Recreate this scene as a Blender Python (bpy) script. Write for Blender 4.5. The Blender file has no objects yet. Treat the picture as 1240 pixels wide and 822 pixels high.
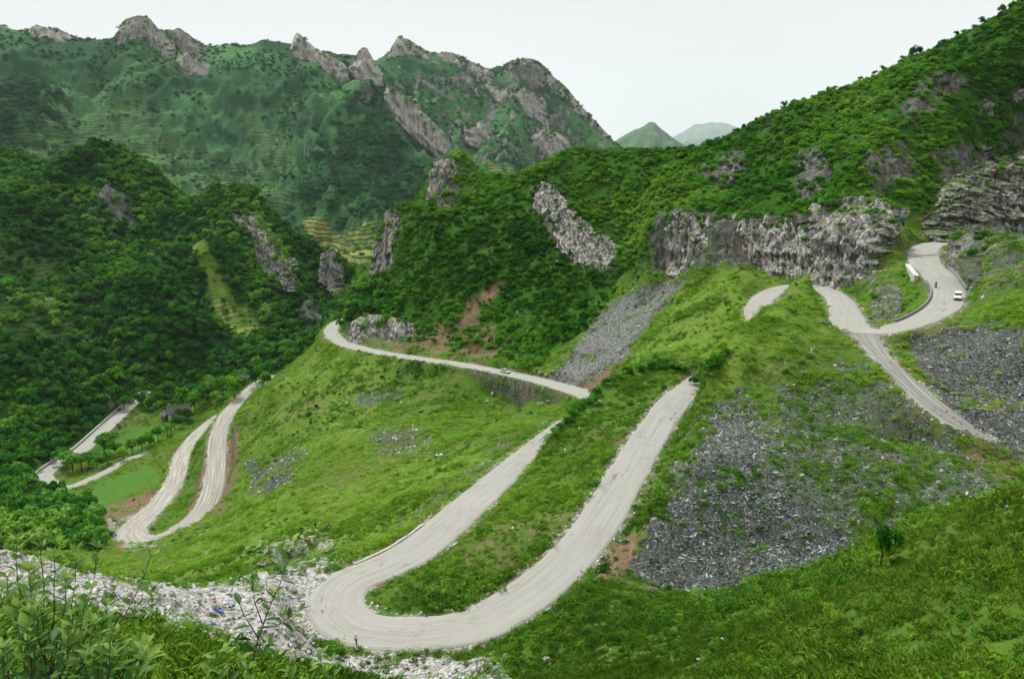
import bpy, bmesh, math, random
import numpy as np
from mathutils import Vector, Matrix, Euler

# ------------------------------------------------------------------ camera model
# World: camera stands at the origin, +Y looks down the valley, Z is up, metres.
FPX = 1000.0                      # focal length in photo pixels (1240 wide)
TANP = 0.211
PITCH = math.atan(TANP); CP, SP = math.cos(PITCH), math.sin(PITCH)

def P(u, v, t):
    dx, dy = (u-620.0)/FPX, (411.0-v)/FPX
    return (dx*t, (CP+dy*SP)*t, (-SP+dy*CP)*t)
def Pz(u, v, z):
    dy = (411.0-v)/FPX
    return P(u, v, z/(-SP+dy*CP))
def project(x, y, z):
    d = y*CP - z*SP
    d = np.maximum(d, 1e-3)
    return 620+FPX*x/d, 411-FPX*(y*SP+z*CP)/d, d

rng = np.random.default_rng(7)
random.seed(7)
scene = bpy.context.scene
COL = scene.collection

# ------------------------------------------------------------------ numpy noise
_prm = np.random.default_rng(11).permutation(1024).astype(np.int32)
_prm = np.concatenate([_prm, _prm, _prm])
_ga = np.random.default_rng(12).random(1024)*2*np.pi
_gx, _gy = np.cos(_ga).astype(np.float32), np.sin(_ga).astype(np.float32)
def pn2(x, y, seed=0):
    x = np.asarray(x, np.float64); y = np.asarray(y, np.float64)
    xi = np.floor(x).astype(np.int64); yi = np.floor(y).astype(np.int64)
    fx = (x-xi).astype(np.float32); fy = (y-yi).astype(np.float32)
    u = fx*fx*fx*(fx*(fx*6-15)+10); v = fy*fy*fy*(fy*(fy*6-15)+10)
    def g(ix, iy, dx, dy):
        h = _prm[_prm[(ix+seed*131) & 1023] + (iy & 1023)]
        return _gx[h]*dx + _gy[h]*dy
    a = g(xi, yi, fx, fy); b = g(xi+1, yi, fx-1, fy)
    c = g(xi, yi+1, fx, fy-1); d = g(xi+1, yi+1, fx-1, fy-1)
    return ((a+(b-a)*u) + ((c+(d-c)*u)-(a+(b-a)*u))*v)*1.5
def fbm(x, y, octv=4, seed=0, gain=.5):
    s = 0; a = 1; n = 0
    for o in range(octv):
        s = s + a*pn2(x*2**o, y*2**o, seed+o*7); n += a; a *= gain
    return s/n
def ridged(x, y, octv=4, seed=0, gain=.5):
    s = 0; a = 1; n = 0
    for o in range(octv):
        s = s + a*(1-np.abs(pn2(x*2**o, y*2**o, seed+o*7))*2); n += a; a *= gain
    return s/n
def sstep(a, b, x):
    t = np.clip((x-a)/(b-a), 0, 1); return t*t*(3-2*t)
def catmull(pts, step, nd=2):
    pts = [np.array(p, float) for p in pts]
    pp = [2*pts[0]-pts[1]]+pts+[2*pts[-1]-pts[-2]]
    out = []
    for i in range(1, len(pp)-2):
        p0, p1, p2, p3 = pp[i-1:i+3]
        n = max(2, int(np.linalg.norm((p2-p1)[:nd])/step))
        for k in range(n):
            t = k/n
            out.append(.5*((2*p1)+(-p0+p2)*t+(2*p0-5*p1+4*p2-p3)*t*t+(-p0+3*p1-3*p2+p3)*t**3))
    out.append(pts[-1])
    return np.array(out)

# ------------------------------------------------------------------ roads (photo u, v, height, width)
def zroad(pts):
    out = []
    for p in pts:
        x, y, z = Pz(p[0], p[1], p[2]); out.append((x, y, z, p[3]))
    return out
ROAD_UP = zroad([
 (1212,284,-27.3,9),(1182,288,-28.2,9),(1152,293,-29,9),(1122,299,-30,10),(1120,316,-32,10),(1138,335,-34,9.5),(1149,352,-36,9),(1145,368,-37.3,8.5),
 (1122,384,-38.6,7.5),(1092,395,-39.6,7),(1058,401,-40.8,8),(1030,394,-41.8,9.5),(1024,378,-42.5,9),(1014,360,-43.3,8),
 (993,349,-44,7.5),(964,346,-45,7.5),(936,354,-46.2,8),(917,371,-48,8),(916,392,-51,7.5),(893,426,-54.5,7.5),(850,461,-56,7.8),
 (828,476,-56.3,7.8),(812,492,-56.8,7.8),(778,542,-58,7.6),(763,567,-58.6,7.6),(728,627,-60.5,7.6),(690,676,-62,8),(645,715,-63.4,8.4),(588,751,-64.8,8.6),(545,762,-65.4,8.8),
 (505,766,-65.9,8.8),(470,766,-66.2,8.8),(438,761,-66.4,8.8),(415,748,-66.6,8.6),(406,731,-66.8,8.6),(412,714,-67,8.6),(430,700,-67.3,8.6),(460,688,-67.6,8.8),(497,669,-68.1,8.8),(538,638,-69,8.5),(572,608,-69.8,8.2),(610,575,-70.7,7.8),
 (648,543,-71.8,7.4),(677,520,-73,7.2),(705,505,-74.6,7.5),(736,492,-76.3,8),(722,483,-77.3,8),(690,471,-79,8.5),(650,460,-80.5,7.5),(612,451.5,-82,7),
 (560,441.5,-84,6.5),(500,433,-86,6.5),(450,424.5,-88,7),(415,415,-90,8),(402,403,-91,8),(406,392,-92,7),(425,385,-93,7),(445,380,-94,7)])
ROAD_LOW = zroad([
 (330,455,-115,7),(308,468,-118,7),(292,484,-121,7),(275,502,-123,7.5),(264,530,-127,8),(262,560,-131,8),(258,590,-134,8.5),(245,618,-137,9),
 (215,644,-139,10),(180,656,-140,11),(160,648,-141,11),(168,632,-142,10),(195,606,-144,9),(213,578,-147,8),(221,550,-150,8),(238,526,-153,7),
 (258,508,-156,6),(285,492,-158,6)])
ROAD_VAL = zroad([
 (176,474,-161,8),(158,490,-161,8.5),(128,518,-161,9),(98,545,-161,9),(70,562,-161,8.5),(54,576,-161,8),(68,588,-160.5,6),(85,589,-160,5),
 (118,576,-159.5,5),(150,559,-159,5),(178,547,-158.5,4.5)])
ROAD_TRK = zroad([
 (1046,405,-41,6.5),(1066,430,-42.3,4),(1088,453,-43.6,4.2),(1113,476,-45,4.5),(1143,500,-46.6,5.2),(1170,517,-48,5),(1188,526,-48.8,3),(1203,533,-49.4,1)])
ROADS = [catmull(r, 1.5) for r in (ROAD_UP, ROAD_LOW, ROAD_VAL, ROAD_TRK)]

# ------------------------------------------------------------------ terrain control points (u, v, depth)
C = []
def c(*p):
    for q in p: C.append(P(*q))
LAM = {}
def crest(*p, back=1.18, dv=45):
    for (u, v, t) in p:
        LAM[len(C)] = .00015; C.append(P(u, v, t)); C.append(P(u, v+dv, t*back))
# --- camera slope, below the frame
for u, ks in ((-150,(.82,.74,.69)),(100,(.82,.74,.69)),(350,(.84,.80,.77,.75,.71,.68)),(480,(.84,.80,.78,.77,.75,.73)),(620,(.84,.80,.78,.77,.75,.73)),(760,(.84,.80,.78,.77,.75,.71)),(880,(.84,.80,.78,.76,.72)),
               (1000,(.84,.80,.77,.73)),(1120,(.82,.78,.74,.69)),(1390,(.80,.74,.70))):
    for t, k in zip((5,9,15,24,36,50), ks):
        dx = (u-620)/FPX; C.append((dx*t, t, -k*t))
# bottom left knoll under the saplings
c((0,815,15),(120,815,16),(240,818,18),(330,819,24))
crest((0,742,24),(100,750,25),(180,765,26),(250,790,28),(320,812,34),back=1.5,dv=65)
# right foreground slope
c((1240,820,30),(1100,820,38),(980,820,50),(860,820,64),(740,820,80),(640,820,97),(560,820,105),(480,820,108),(400,822,106),(370,800,109),
  (1240,720,42),(1100,740,50),(980,760,62),(860,770,77),(740,775,93),(650,780,102),(700,745,105),
  (1240,640,55),(1100,690,66),(980,720,82),(860,735,97),(780,740,106))
crest((1240,588,66),(1200,603,69),(1150,622,73),(1100,643,79),back=1.3,dv=18)
c((1040,668,88),(980,690,98),(910,710,108))
# scree gully and scree hill
c((1200,600,128),(1150,622,127),(1080,655,126),(1000,690,125),(900,712,125),(830,716,124),(770,700,126),(715,715,116),(720,690,123))
c((1150,560,140),(1060,600,138),(1000,640,131),(940,660,132),(900,650,134),(840,660,133),(850,600,141),(800,640,137),(960,600,139),
  (810,560,160),(870,550,150),(950,550,151),(1040,540,153),(1100,540,158),(1190,545,150),(1240,545,148),
  (850,500,180),(900,490,176),(950,480,175),(1020,470,176),(1070,470,184),(1000,430,192))
crest((828,490,184),(838,468,190),(846,452,196),(862,424,203),(890,401,211),(925,376,220),(960,364,226),(985,360,232),back=1.045,dv=16)
c((1000,402,205),(1010,385,220))
crest((976,334,290),(990,335,288),back=1.04,dv=14)
# right bank, right scree gully
c((1110,430,196),(1150,430,188),(1200,420,180),(1240,440,172),(1150,480,176),(1200,490,166),(1240,500,158),(1240,530,150))
crest((1240,355,196),(1200,372,206),(1170,392,212),back=1.01,dv=0)
c((1170,365,220),(1200,340,222),(1240,320,214),(1180,345,234))
c((1162,318,262),(1180,300,262),(1155,300,282),(1210,300,245))
crest((1150,281,292),(1180,276,280),(1215,285,262),(1240,288,250),back=1.05,dv=14)
# island between the road loops
c((1075,392,228),(1100,382,234),(1122,350,250),(1100,342,262),(1075,350,262),(1065,375,240),(1100,320,275),(1085,300,290),(1060,330,275),(1050,360,262))
crest((1085,272,305),(1110,277,315),(1062,300,292),back=1.03,dv=10)
# main cliff foot / above the cliff
c((1048,345,290),(1020,343,305),(985,333,322),(950,327,332),(910,321,338),(850,322,340),(800,330,362),(760,345,385))
c((1050,262,304),(1020,262,318),(985,262,334),(950,264,342),(910,270,348),(850,272,352),(800,258,378))
# upper right rock slope
c((1110,266,335),(1150,258,352),(1200,252,378),(1240,262,385),(1150,225,362),(1200,205,385),(1240,200,392),(1100,210,352),(1160,160,372),(1220,120,392),(1240,80,395))
c((1050,200,350),(1000,220,352),(950,220,372),(900,225,395),(850,225,402),(950,180,402),(1050,150,378),(1120,124,385),(800,220,420),(1000,160,400))
crest((745,190,462),(800,193,458),(850,182,448),(880,178,440),(905,160,430),(930,146,422),(1000,125,414),(1060,111,410),(1130,85,408),(1190,50,408),(1240,20,408),(1300,-10,405),back=1.3,dv=60)
# ridge knoll
crest((650,205,478),(700,184,472),(620,222,500),(600,222,512),(585,212,508),(565,188,505),(545,184,505),(528,200,506),(522,240,500),(495,245,492),(478,255,490),
      (468,290,482),(450,330,476),(432,358,470),(418,385,468),back=1.15,dv=50)
c((560,245,478),(520,262,470),(490,300,462),(540,300,440),(600,270,450),(500,350,432),(450,370,450),(560,350,410),(620,330,410),(640,260,446),
  (440,400,440),(480,410,412),(540,418,388),(600,430,362),(640,440,345),(600,390,385),(660,400,365),(680,360,390),(640,300,425),
  (700,330,402),(740,345,398),(680,290,430),(720,290,425),(760,290,420),(720,240,444),(780,240,432),(665,235,456))
# landslide fan and the green slope under the cliff
c((665,452,322),(700,445,315),(700,462,303),(720,420,330),(750,390,345),(790,360,362),(820,343,365),(830,330,352),(780,380,345),(740,450,296),(720,470,294),
  (850,350,333),(900,340,312),(880,370,298),(840,400,285),(790,420,290),(800,440,262),(905,352,300),(900,330,325),(940,335,300))
c((845,440,235),(835,460,222))
crest((845,442,228),(820,437,238),(790,437,242),(768,443,240),(740,454,232),(718,471,222),(698,490,213),(681,509,204),(666,529,196),back=1.06,dv=22)
c((684,528,191),(706,500,208),(731,480,216),(780,482,214),(755,498,206),(800,462,222),(820,455,218))
c((770,520,181),(740,520,188),(700,570,170),(660,610,157),(600,650,142),(560,690,132),(520,700,130),(500,718,125),(480,738,121),(640,660,137),(700,610,155))
# slope below the middle road
c((620,478,327),(645,482,318),(670,488,300),(700,500,278),(600,470,338),(560,470,340),(500,460,362),(450,450,375),(410,440,400),(380,430,425),
  (550,500,300),(500,540,272),(600,520,258),(640,520,240),(570,550,225),(450,560,262),(450,600,225),(500,600,192),(400,540,300),(350,500,360),(330,470,400),(360,450,420),
  (400,600,245),(420,640,190),(400,670,160),(350,660,182),(300,670,190),(300,640,220),(340,600,265),(300,600,300),(300,550,345),(290,610,300),(280,640,280),
  (230,690,178),(200,690,190),(230,665,270),(200,675,262),(320,690,152),(380,690,140),(310,520,380),(300,490,410))
crest((395,405,462),(375,425,455),(345,450,448),(320,468,445),back=1.12,dv=30)
c((125,640,325),(150,625,345),(190,590,375),(240,560,410),(235,590,362),(235,610,350),(250,540,420),(240,575,385))
# spoil heap
c((400,760,118),(380,780,114),(330,790,100),(330,750,112),(250,760,105),(180,740,92),(100,720,84),(40,715,80),(300,715,122),(380,715,126),(250,725,114),(170,715,100))
crest((0,672,92),(80,684,96),(180,702,110),(280,703,128),(350,700,134),back=1.3,dv=35)
# lower left forest, valley floor
c((0,650,290),(60,650,300),(110,660,285),(30,620,350),(100,640,315),(0,590,400),(20,570,440),(0,540,450),(30,520,480),(80,500,520),(0,480,490),(60,470,545),(120,478,575),(0,430,520),(80,435,590),(0,400,560),
  (110,610,385),(150,600,385),(100,560,460),(140,540,490),(180,530,500),(200,510,530),(160,515,525),(220,490,550),(250,480,570),(200,468,615),(250,460,630),(300,450,655),(170,470,600),(120,590,410),(170,575,420))
crest((120,455,580),(60,432,590),(20,415,590),(150,475,578),back=1.06,dv=12)
# left mountain
c((100,452,650),(160,462,640),(200,458,655),(260,462,665),(320,445,680),(380,420,720),(430,400,760),(470,390,800),
  (0,380,640),(50,400,640),(0,300,740),(60,330,715),(60,260,800),(120,360,700),(110,280,790),(160,420,665),(200,380,700),(180,300,790),(180,240,850),
  (250,400,700),(300,400,720),(260,350,760),(300,350,770),(240,300,810),(240,260,850),(290,300,820),(330,400,730),(380,390,750),(350,350,790),(400,370,780),(310,330,780))
crest((-40,185,1050),(0,190,1010),(40,196,990),(75,198,965),(110,192,930),(130,186,905),(160,187,895),(190,205,900),(215,230,900),(240,236,900),(262,222,895),(290,228,890),(305,242,885),
      (330,262,880),(360,280,880),(380,302,870),(405,322,860),(430,338,850),(450,350,850),back=1.16,dv=45)
# far valley and terraces
c((440,330,1250),(460,300,1350),(430,290,1450),(400,262,1600),(360,250,1700),(470,262,1560),(420,310,1350),(385,290,1500),(500,300,1400),(560,300,1500),(640,260,1800),(560,250,1800),
  (340,245,1780),(320,220,2000),(300,235,1800),(240,235,1700),(200,220,1750),(150,225,1650),(100,225,1600),(50,220,1600),(0,215,1600),(-40,215,1600))
# far range
c((350,190,2150),(340,150,2300),(300,200,2050),(290,160,2200),(270,120,2350),(230,160,2100),(220,120,2250),(200,190,1950),(170,160,2100),(190,90,2400),(130,190,2000),(120,150,2200),
  (110,110,2400),(80,180,1850),(60,140,2050),(40,100,2250),(0,150,1950),(0,90,2250),(300,90,2450),(340,90,2450),(370,130,2300),(240,90,2450))
crest((-40,25,2600),(0,32,2600),(22,40,2600),(38,34,2620),(65,38,2620),(90,46,2620),(115,49,2620),(138,54,2620),(146,36,2610),(160,31,2610),(178,32,2610),(192,44,2610),(206,52,2640),
      (213,38,2660),(228,46,2680),(243,58,2680),(262,55,2700),(280,51,2700),(295,58,2700),(318,51,2700),(345,58,2700),(355,55,2700),(359,50,2700),(372,63,2700),(395,74,2700),(415,83,2700),
      (425,78,2720),(439,70,2720),(450,74,2750),(462,80,2900),back=1.2,dv=60)
crest((470,66,3000),(482,58,3000),(500,60,3020),(520,69,3050),(545,68,3050),(570,78,3080),(600,90,3100),(612,80,3100),(628,74,3120),(650,74,3130),(660,84,3140),(672,98,3150),(688,112,3160),(700,128,3180),
      (718,148,3200),(735,165,3250),(748,182,3300),back=1.18,dv=60)
# pyramid in front of the massif
crest((440,96,2450),(453,116,2350),(470,134,2300),(490,158,2250),(508,182,2200),(528,210,2150),back=1.09,dv=26)
c((452,150,2200),(455,180,2050),(460,215,1850),(455,245,1680),(415,200,1950),(390,235,1780),(420,150,2200),(395,180,2080),(410,110,2450),(400,90,2600),
  (490,150,2350),(510,180,2200),(525,205,2100),(505,225,1950),(490,250,1750),(540,200,2300))
c((500,120,2700),(540,150,2600),(560,120,2800),(600,130,2850),(600,170,2600),(640,150,2850),(680,150,2980),(660,185,2700),(700,180,2900),(560,190,2400),(620,200,2350),(600,205,2300),(590,225,2100),(650,215,2300),(720,200,2800))
c((760,215,3500),(850,215,3600),(950,215,3600),(1100,215,3600),(1300,215,3600),(800,230,2200),(1000,230,2200),(1200,230,2200),(850,260,1200),(1100,260,1200),(1300,260,1200),(700,260,1200))
for u in (-160,0,200,400,600,800,1000,1200,1400): c((u,200,4300))
c((480,215,5500),(900,215,5500))
for r in ROADS[:3]:
    for q in r[::6]: C.append(tuple(q[:3]))
for q in ROADS[3][::5]: C.append(tuple(q[:3]))

C = np.array(C)
Caz = np.arctan2(C[:,0], C[:,1]); Cr = np.hypot(C[:,0], C[:,1]); Cs = C[:,2]/Cr; Cl = np.log(Cr)
# continue the edges sideways
e = (Caz < -.50) | (Caz > .50)
Caz = np.concatenate([Caz, Caz[e]+np.sign(Caz[e])*.15]); Cs = np.concatenate([Cs, Cs[e]]); Cl = np.concatenate([Cl, Cl[e]])
RC = .006
def _k(d2): return -np.sqrt(d2+RC*RC)
D2 = (Caz[:,None]-Caz[None])**2+(Cl[:,None]-Cl[None])**2
A = _k(D2); n = len(Cs)
lam = np.full(n, .0004)
for k, q in LAM.items(): lam[k] = q
A[np.arange(n), np.arange(n)] += lam          # slight smoothing
M = np.block([[A, np.ones((n,1))],[np.ones((1,n)), np.zeros((1,1))]])
W = np.linalg.solve(M, np.concatenate([Cs,[0]]))
def base_s(az, lr):
    out = np.full(az.shape, W[-1], np.float32)
    a = az.astype(np.float32).ravel(); l = lr.astype(np.float32).ravel(); o = np.zeros_like(a)
    ca = Caz.astype(np.float32); cl = Cl.astype(np.float32); w = W[:-1].astype(np.float32)
    for i in range(n):
        o -= w[i]*np.sqrt((a-ca[i])**2+(l-cl[i])**2+RC*RC)
    return o.reshape(az.shape)+np.float32(W[-1])
# ------------------------------------------------------------------ terrain grid
NA, NR = 1501, 1701
AZ0, AZ1, L0, L1 = -.79, .79, math.log(4), math.log(4400)
def upsample(a, ax):
    a = np.moveaxis(a, ax, 0); m = a.shape[0]
    p = np.concatenate([2*a[:1]-a[1:2], a, 2*a[-1:]-a[-2:-1]])
    mid = (-p[:-3]+9*p[1:-2]+9*p[2:-1]-p[3:])/16
    out = np.empty((2*m-1,)+a.shape[1:], a.dtype); out[::2] = a; out[1::2] = mid
    return np.moveaxis(out, 0, ax)
azc = np.linspace(AZ0, AZ1, (NA+1)//2); lrc = np.linspace(L0, L1, (NR+1)//2)
LRc, AZc = np.meshgrid(lrc, azc, indexing='ij')
Sg = upsample(upsample(base_s(AZc, LRc), 0), 1)
az = np.linspace(AZ0, AZ1, NA); lr = np.linspace(L0, L1, NR)
LR, AZ = np.meshgrid(lr, az, indexing='ij')
R = np.exp(LR); X = R*np.sin(AZ); Y = R*np.cos(AZ); Z = (Sg*R).astype(np.float64)

# distance to the roads
DR = np.full(X.shape, 60.0); ZR = np.zeros(X.shape); SH = np.full(X.shape, 5.0)
def in_px(p):
    u, v, d = project(p[:,0], p[:,1], p[:,2]); return u, v
for k, r in enumerate(ROADS):
    u, v = in_px(r)
    sh = np.full(len(r), 5.0)
    if k == 0:
        sh[(u > 560) & (u < 712) & (v > 440) & (v < 492)] = 1.1     # above the masonry wall
        sh[(u > 1000) & (v < 410)] = 3.5
        sh[(u > 820) & (u < 925) & (v > 375) & (v < 486)] = 1.5; sh[(u > 655) & (u < 740) & (v > 485) & (v < 540)] = 2.0
    if k == 1: sh[:] = 4
    hits = r[:,3]/2
    for i in range(len(r)-1):
        a, b = r[i], r[i+1]
        rad = 16
        ra = [math.hypot(a[0],a[1]), math.hypot(b[0],b[1])]; aa = [math.atan2(a[0],a[1]), math.atan2(b[0],b[1])]
        i0 = int((math.log(max(4.1,min(ra)-rad))-L0)/(L1-L0)*(NR-1)); i1 = int((math.log(max(ra)+rad)-L0)/(L1-L0)*(NR-1))+2
        da = rad/min(ra); j0 = max(0,int((min(aa)-da-AZ0)/(AZ1-AZ0)*(NA-1))); j1 = min(NA,int((max(aa)+da-AZ0)/(AZ1-AZ0)*(NA-1))+2)
        xs, ys = X[i0:i1,j0:j1], Y[i0:i1,j0:j1]
        ex, ey = b[0]-a[0], b[1]-a[1]; q = ex*ex+ey*ey
        t = np.clip(((xs-a[0])*ex+(ys-a[1])*ey)/q, 0, 1)
        d = np.hypot(xs-a[0]-t*ex, ys-a[1]-t*ey)-(a[3]+(b[3]-a[3])*t)/2
        m = d < DR[i0:i1,j0:j1]
        DR[i0:i1,j0:j1][m] = d[m]; ZR[i0:i1,j0:j1][m] = (a[2]+(b[2]-a[2])*t)[m]; SH[i0:i1,j0:j1][m] = sh[i]

U, V, DP = project(X, Y, Z)

# ------------------------------------------------------------------ zones, as outlines on the ground
def poly_mask(poly, r0, r1, soft=6, wob=10, wl=None, U_=None, V_=None, R_=None, X_=None, Y_=None):
    U_ = U if U_ is None else U_; V_ = V if V_ is None else V_; R_ = R if R_ is None else R_
    X_ = X if X_ is None else X_; Y_ = Y if Y_ is None else Y_
    P_ = np.array(poly, float); out = np.zeros(U_.shape, np.float32)
    mg = soft+wob+2
    sel = (U_ > P_[:,0].min()-mg) & (U_ < P_[:,0].max()+mg) & (V_ > P_[:,1].min()-mg) & (V_ < P_[:,1].max()+mg) & (R_ > r0) & (R_ < r1)
    if not sel.any(): return out
    x, y = U_[sel], V_[sel]; ins = np.zeros(x.shape, bool); dm = np.full(x.shape, 1e9)
    n_ = len(P_)
    for i in range(n_):
        a, b = P_[i], P_[(i+1) % n_]
        e = b-a; t = np.clip(((x-a[0])*e[0]+(y-a[1])*e[1])/(e@e+1e-9), 0, 1)
        dm = np.minimum(dm, np.hypot(x-a[0]-t*e[0], y-a[1]-t*e[1]))
        c1 = (a[1] > y) != (b[1] > y)
        with np.errstate(divide='ignore', invalid='ignore'):
            ins ^= c1 & (x < (b[0]-a[0])*(y-a[1])/(b[1]-a[1])+a[0])
    sd = np.where(ins, dm, -dm)
    w = wl or (R_[sel].mean()*.03+1)
    sd = sd + wob*(fbm(X_[sel]/w, Y_[sel]/w, 4, 5, .6))*1.6
    out[sel] = sstep(-soft, soft, sd)
    return out
ZN = {k: np.zeros(X.shape, np.float32) for k in ('rock','slate','dirt','gravel','terr','forest','bright','field')}
def zone(k, poly, r0, r1, w=1.0, **kw):
    ZN[k] = np.maximum(ZN[k], w*poly_mask(poly, r0, r1, **kw))
# slate scree
zone('slate', [(852,498),(895,478),(935,505),(925,560),(960,600),(1030,640),(1055,662),(1000,692),(900,716),(830,722),(765,700),(762,680),(800,625),(828,560)], 95, 235, wob=30, soft=16)
zone('slate', [(950,455),(1060,440),(1110,500),(1200,560),(1215,600),(1090,655),(1000,690),(900,620),(900,520)], 95, 235, .60, wob=34, soft=20)
zone('slate', [(1098,408),(1130,398),(1240,395),(1450,380),(1450,560),(1240,548),(1190,534),(1150,505),(1118,460)], 135, 235, wob=16, soft=10)
zone('slate', [(784,343),(832,339),(812,362),(782,398),(748,440),(704,468),(660,458),(696,425),(724,380)], 270, 400, .95, wob=5)
zone('gravel', [(784,344),(828,341),(812,362),(782,398),(748,440),(704,468),(660,458),(696,425),(724,380)], 270, 400, .40, wob=12)
# grey stony verge by the left branch and on the slope
zone('slate', [(665,508),(650,528),(600,560),(545,603),(490,645),(480,640),(540,590),(600,540)], 130, 270, .55, wob=8)
zone('slate', [(425,480),(480,465),(490,480),(440,500)], 250, 460, .6, wob=10)
zone('slate', [(440,520),(500,510),(540,545),(460,560)], 230, 400, .5, wob=12)
zone('slate', [(300,560),(370,545),(350,590),(300,600)], 230, 420, .7, wob=10)
# brown and ochre earth
zone('dirt', [(546,397),(575,357),(612,332),(596,362),(575,394)], 380, 480, wob=4)
zone('dirt', [(415,388),(470,395),(545,385),(612,398),(628,440),(560,432),(480,422),(420,412)], 340, 470, .62, wob=12)
zone('dirt', [(700,472),(722,452),(744,446),(740,462),(720,484)], 270, 330, wob=3)
zone('dirt', [(714,695),(748,652),(768,638),(776,690),(738,706)], 105, 160, .9, wob=6)
zone('dirt', [(612,706),(650,672),(662,670),(640,700),(618,712)], 110, 160, .9, wob=3)
zone('dirt', [(600,640),(700,600),(700,640),(640,690),(560,722),(540,710)], 110, 190, .42, wob=26)
zone('dirt', [(112,625),(185,588),(205,600),(180,640),(150,668),(120,645)], 290, 420, .9, wob=6)
zone('dirt', [(222,625),(250,558),(264,600),(242,640)], 290, 400, .8, wob=4)
zone('dirt', [(272,520),(292,515),(290,560),(268,625),(252,620)], 290, 420, .85, wob=6)
zone('dirt', [(330,500),(350,480),(400,470),(400,490),(340,520)], 300, 420, .35, wob=12)
zone('dirt', [(200,730),(270,715),(350,740),(400,750),(390,775),(300,765),(210,745)], 85, 130, .5, wob=12)
zone('slate', [(1120,490),(1200,515),(1240,535),(1240,560),(1150,530)], 135, 190, .8, wob=12)
zone('dirt', [(1180,530),(1240,545),(1240,590),(1170,560)], 135, 190, .6, wob=14)
# pale spoil
zone('gravel', [(-160,650),(0,664),(80,678),(180,698),(290,697),(380,684),(425,692),(392,720),(382,760),(400,786),(500,794),(612,798),(625,840),(300,850),(240,800),(120,760),(-160,760)], 60, 150, wob=9)
zone('gravel', [(310,660),(400,640),(420,690),(330,700)], 130, 230, .5, wob=14)
zone('gravel', [(118,640),(150,610),(195,595),(160,650),(250,660),(170,680)], 290, 360, .5, wob=8)
# fields and terraces
zone('field', [(118,542),(158,512),(198,508),(204,522),(160,548),(128,556)], 420, 560, wob=2)
zone('field', [(80,606),(150,572),(178,560),(196,580),(120,618),(90,622)], 330, 480, wob=3)
zone('bright', [(225,298),(246,298),(290,345),(325,380),(296,398),(252,352)], 640, 900, wob=6)
zone('terr', [(238,340),(285,345),(325,380),(296,398),(252,362)], 640, 900, .8, wob=6)
zone('terr', [(362,256),(484,264),(478,300),(455,345),(415,350),(398,310),(372,276)], 1050, 2100, wob=5)
zone('terr', [(85,100),(130,108),(165,130),(250,180),(300,170),(310,120),(335,150),(350,215),(345,262),(250,250),(200,225),(110,200),(0,215),(0,185),(60,150)], 1400, 2600, .62, wob=40)
zone('terr', [(580,200),(612,200),(650,215),(640,232),(590,222)], 1500, 2700, wob=5)
zone('terr', [(0,300),(80,300),(90,400),(60,430),(0,430)], 600, 900, .6, wob=20)
# woods
zone('forest', [(-300,150),(0,186),(130,180),(190,200),(240,232),(268,216),(310,240),(450,345),(425,405),(330,450),(200,474),(150,482),(60,430),(-300,400)], 585, 1300, wob=6)
zone('forest', [(-300,390),(0,396),(80,432),(150,472),(168,484),(60,556),(46,590),(90,604),(128,640),(120,665),(0,668),(-300,668)], 240, 640, wob=5)
zone('forest', [(410,400),(440,350),(470,290),(478,240),(520,190),(550,160),(600,200),(700,160),(850,150),(930,120),(1240,-30),(1500,-60),(1500,262),(1240,262),(1100,262),(850,270),(790,258),(790,300),(752,338),(700,405),(650,442),(480,410),(420,398)], 320, 640, wob=8)
zone('forest', [(360,250),(385,200),(420,140),(455,110),(470,140),(500,200),(540,245),(480,262),(420,262)], 1500, 2600, .85, wob=28)
zone('forest', [(0,60),(60,90),(100,150),(112,205),(60,215),(0,180)], 1500, 2700, .9, wob=14)
zone('forest', [(-300,0),(0,60),(0,215),(-300,230)], 1500, 2700, .9, wob=14)
vg = np.exp(-(np.maximum(DR,0)/1.6)**2)*(R < 480)*sstep(-.35,.25,fbm(X/5,Y/5,3,35))
ZN['gravel'] = np.maximum(ZN['gravel'], .62*vg); ZN['dirt'] = np.maximum(ZN['dirt'], .6*np.exp(-(np.maximum(DR,0)/3)**2)*(R < 480)*sstep(.02,.3,fbm(X/9,Y/9,3,36)))
ZN['forest'] *= 1-ZN['terr']; ZN['forest'] *= 1-ZN['bright']
# bright grass of the meadow slopes
zone('bright', [(180,700),(240,655),(300,600),(420,590),(560,545),(640,545),(470,640),(395,690),(300,700)], 130, 420, .9, wob=20)
zone('bright', [(300,480),(400,415),(480,440),(440,560),(330,560),(270,640),(280,560)], 290, 480, .6, wob=25)
zone('bright', [(850,320),(990,340),(1000,400),(870,480),(840,440),(790,430),(740,460),(830,350)], 180, 380, .8, wob=20)
# rock: far crags
zone('rock', [(140,34),(160,24),(182,30),(195,48),(192,64),(160,56),(142,54)], 2300, 2800, wob=4)
zone('rock', [(46,42),(70,42),(74,58),(56,56)], 2300, 2800, wob=4)
zone('rock', [(352,42),(368,46),(400,66),(418,86),(398,92),(370,72)], 2300, 2900, wob=4)
zone('rock', [(424,70),(440,60),(452,78),(440,90),(428,84)], 2300, 2900, wob=3)
zone('rock', [(205,40),(220,38),(246,60),(228,62)], 2300, 2900, .8, wob=4)
zone('rock', [(208,70),(250,84),(236,92),(212,80)], 2000, 2800, .8, wob=6)
rk = ridged(X/160, Y/160+Z/120, 4, 31, .6)
far = poly_mask([(462,60),(500,46),(600,80),(660,72),(752,184),(720,190),(660,190),(600,200),(540,190),(500,150),(465,105)], 2100, 3500, wob=10)
ZN['rock'] = np.maximum(ZN['rock'], far*sstep(.62, .76, rk))
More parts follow.
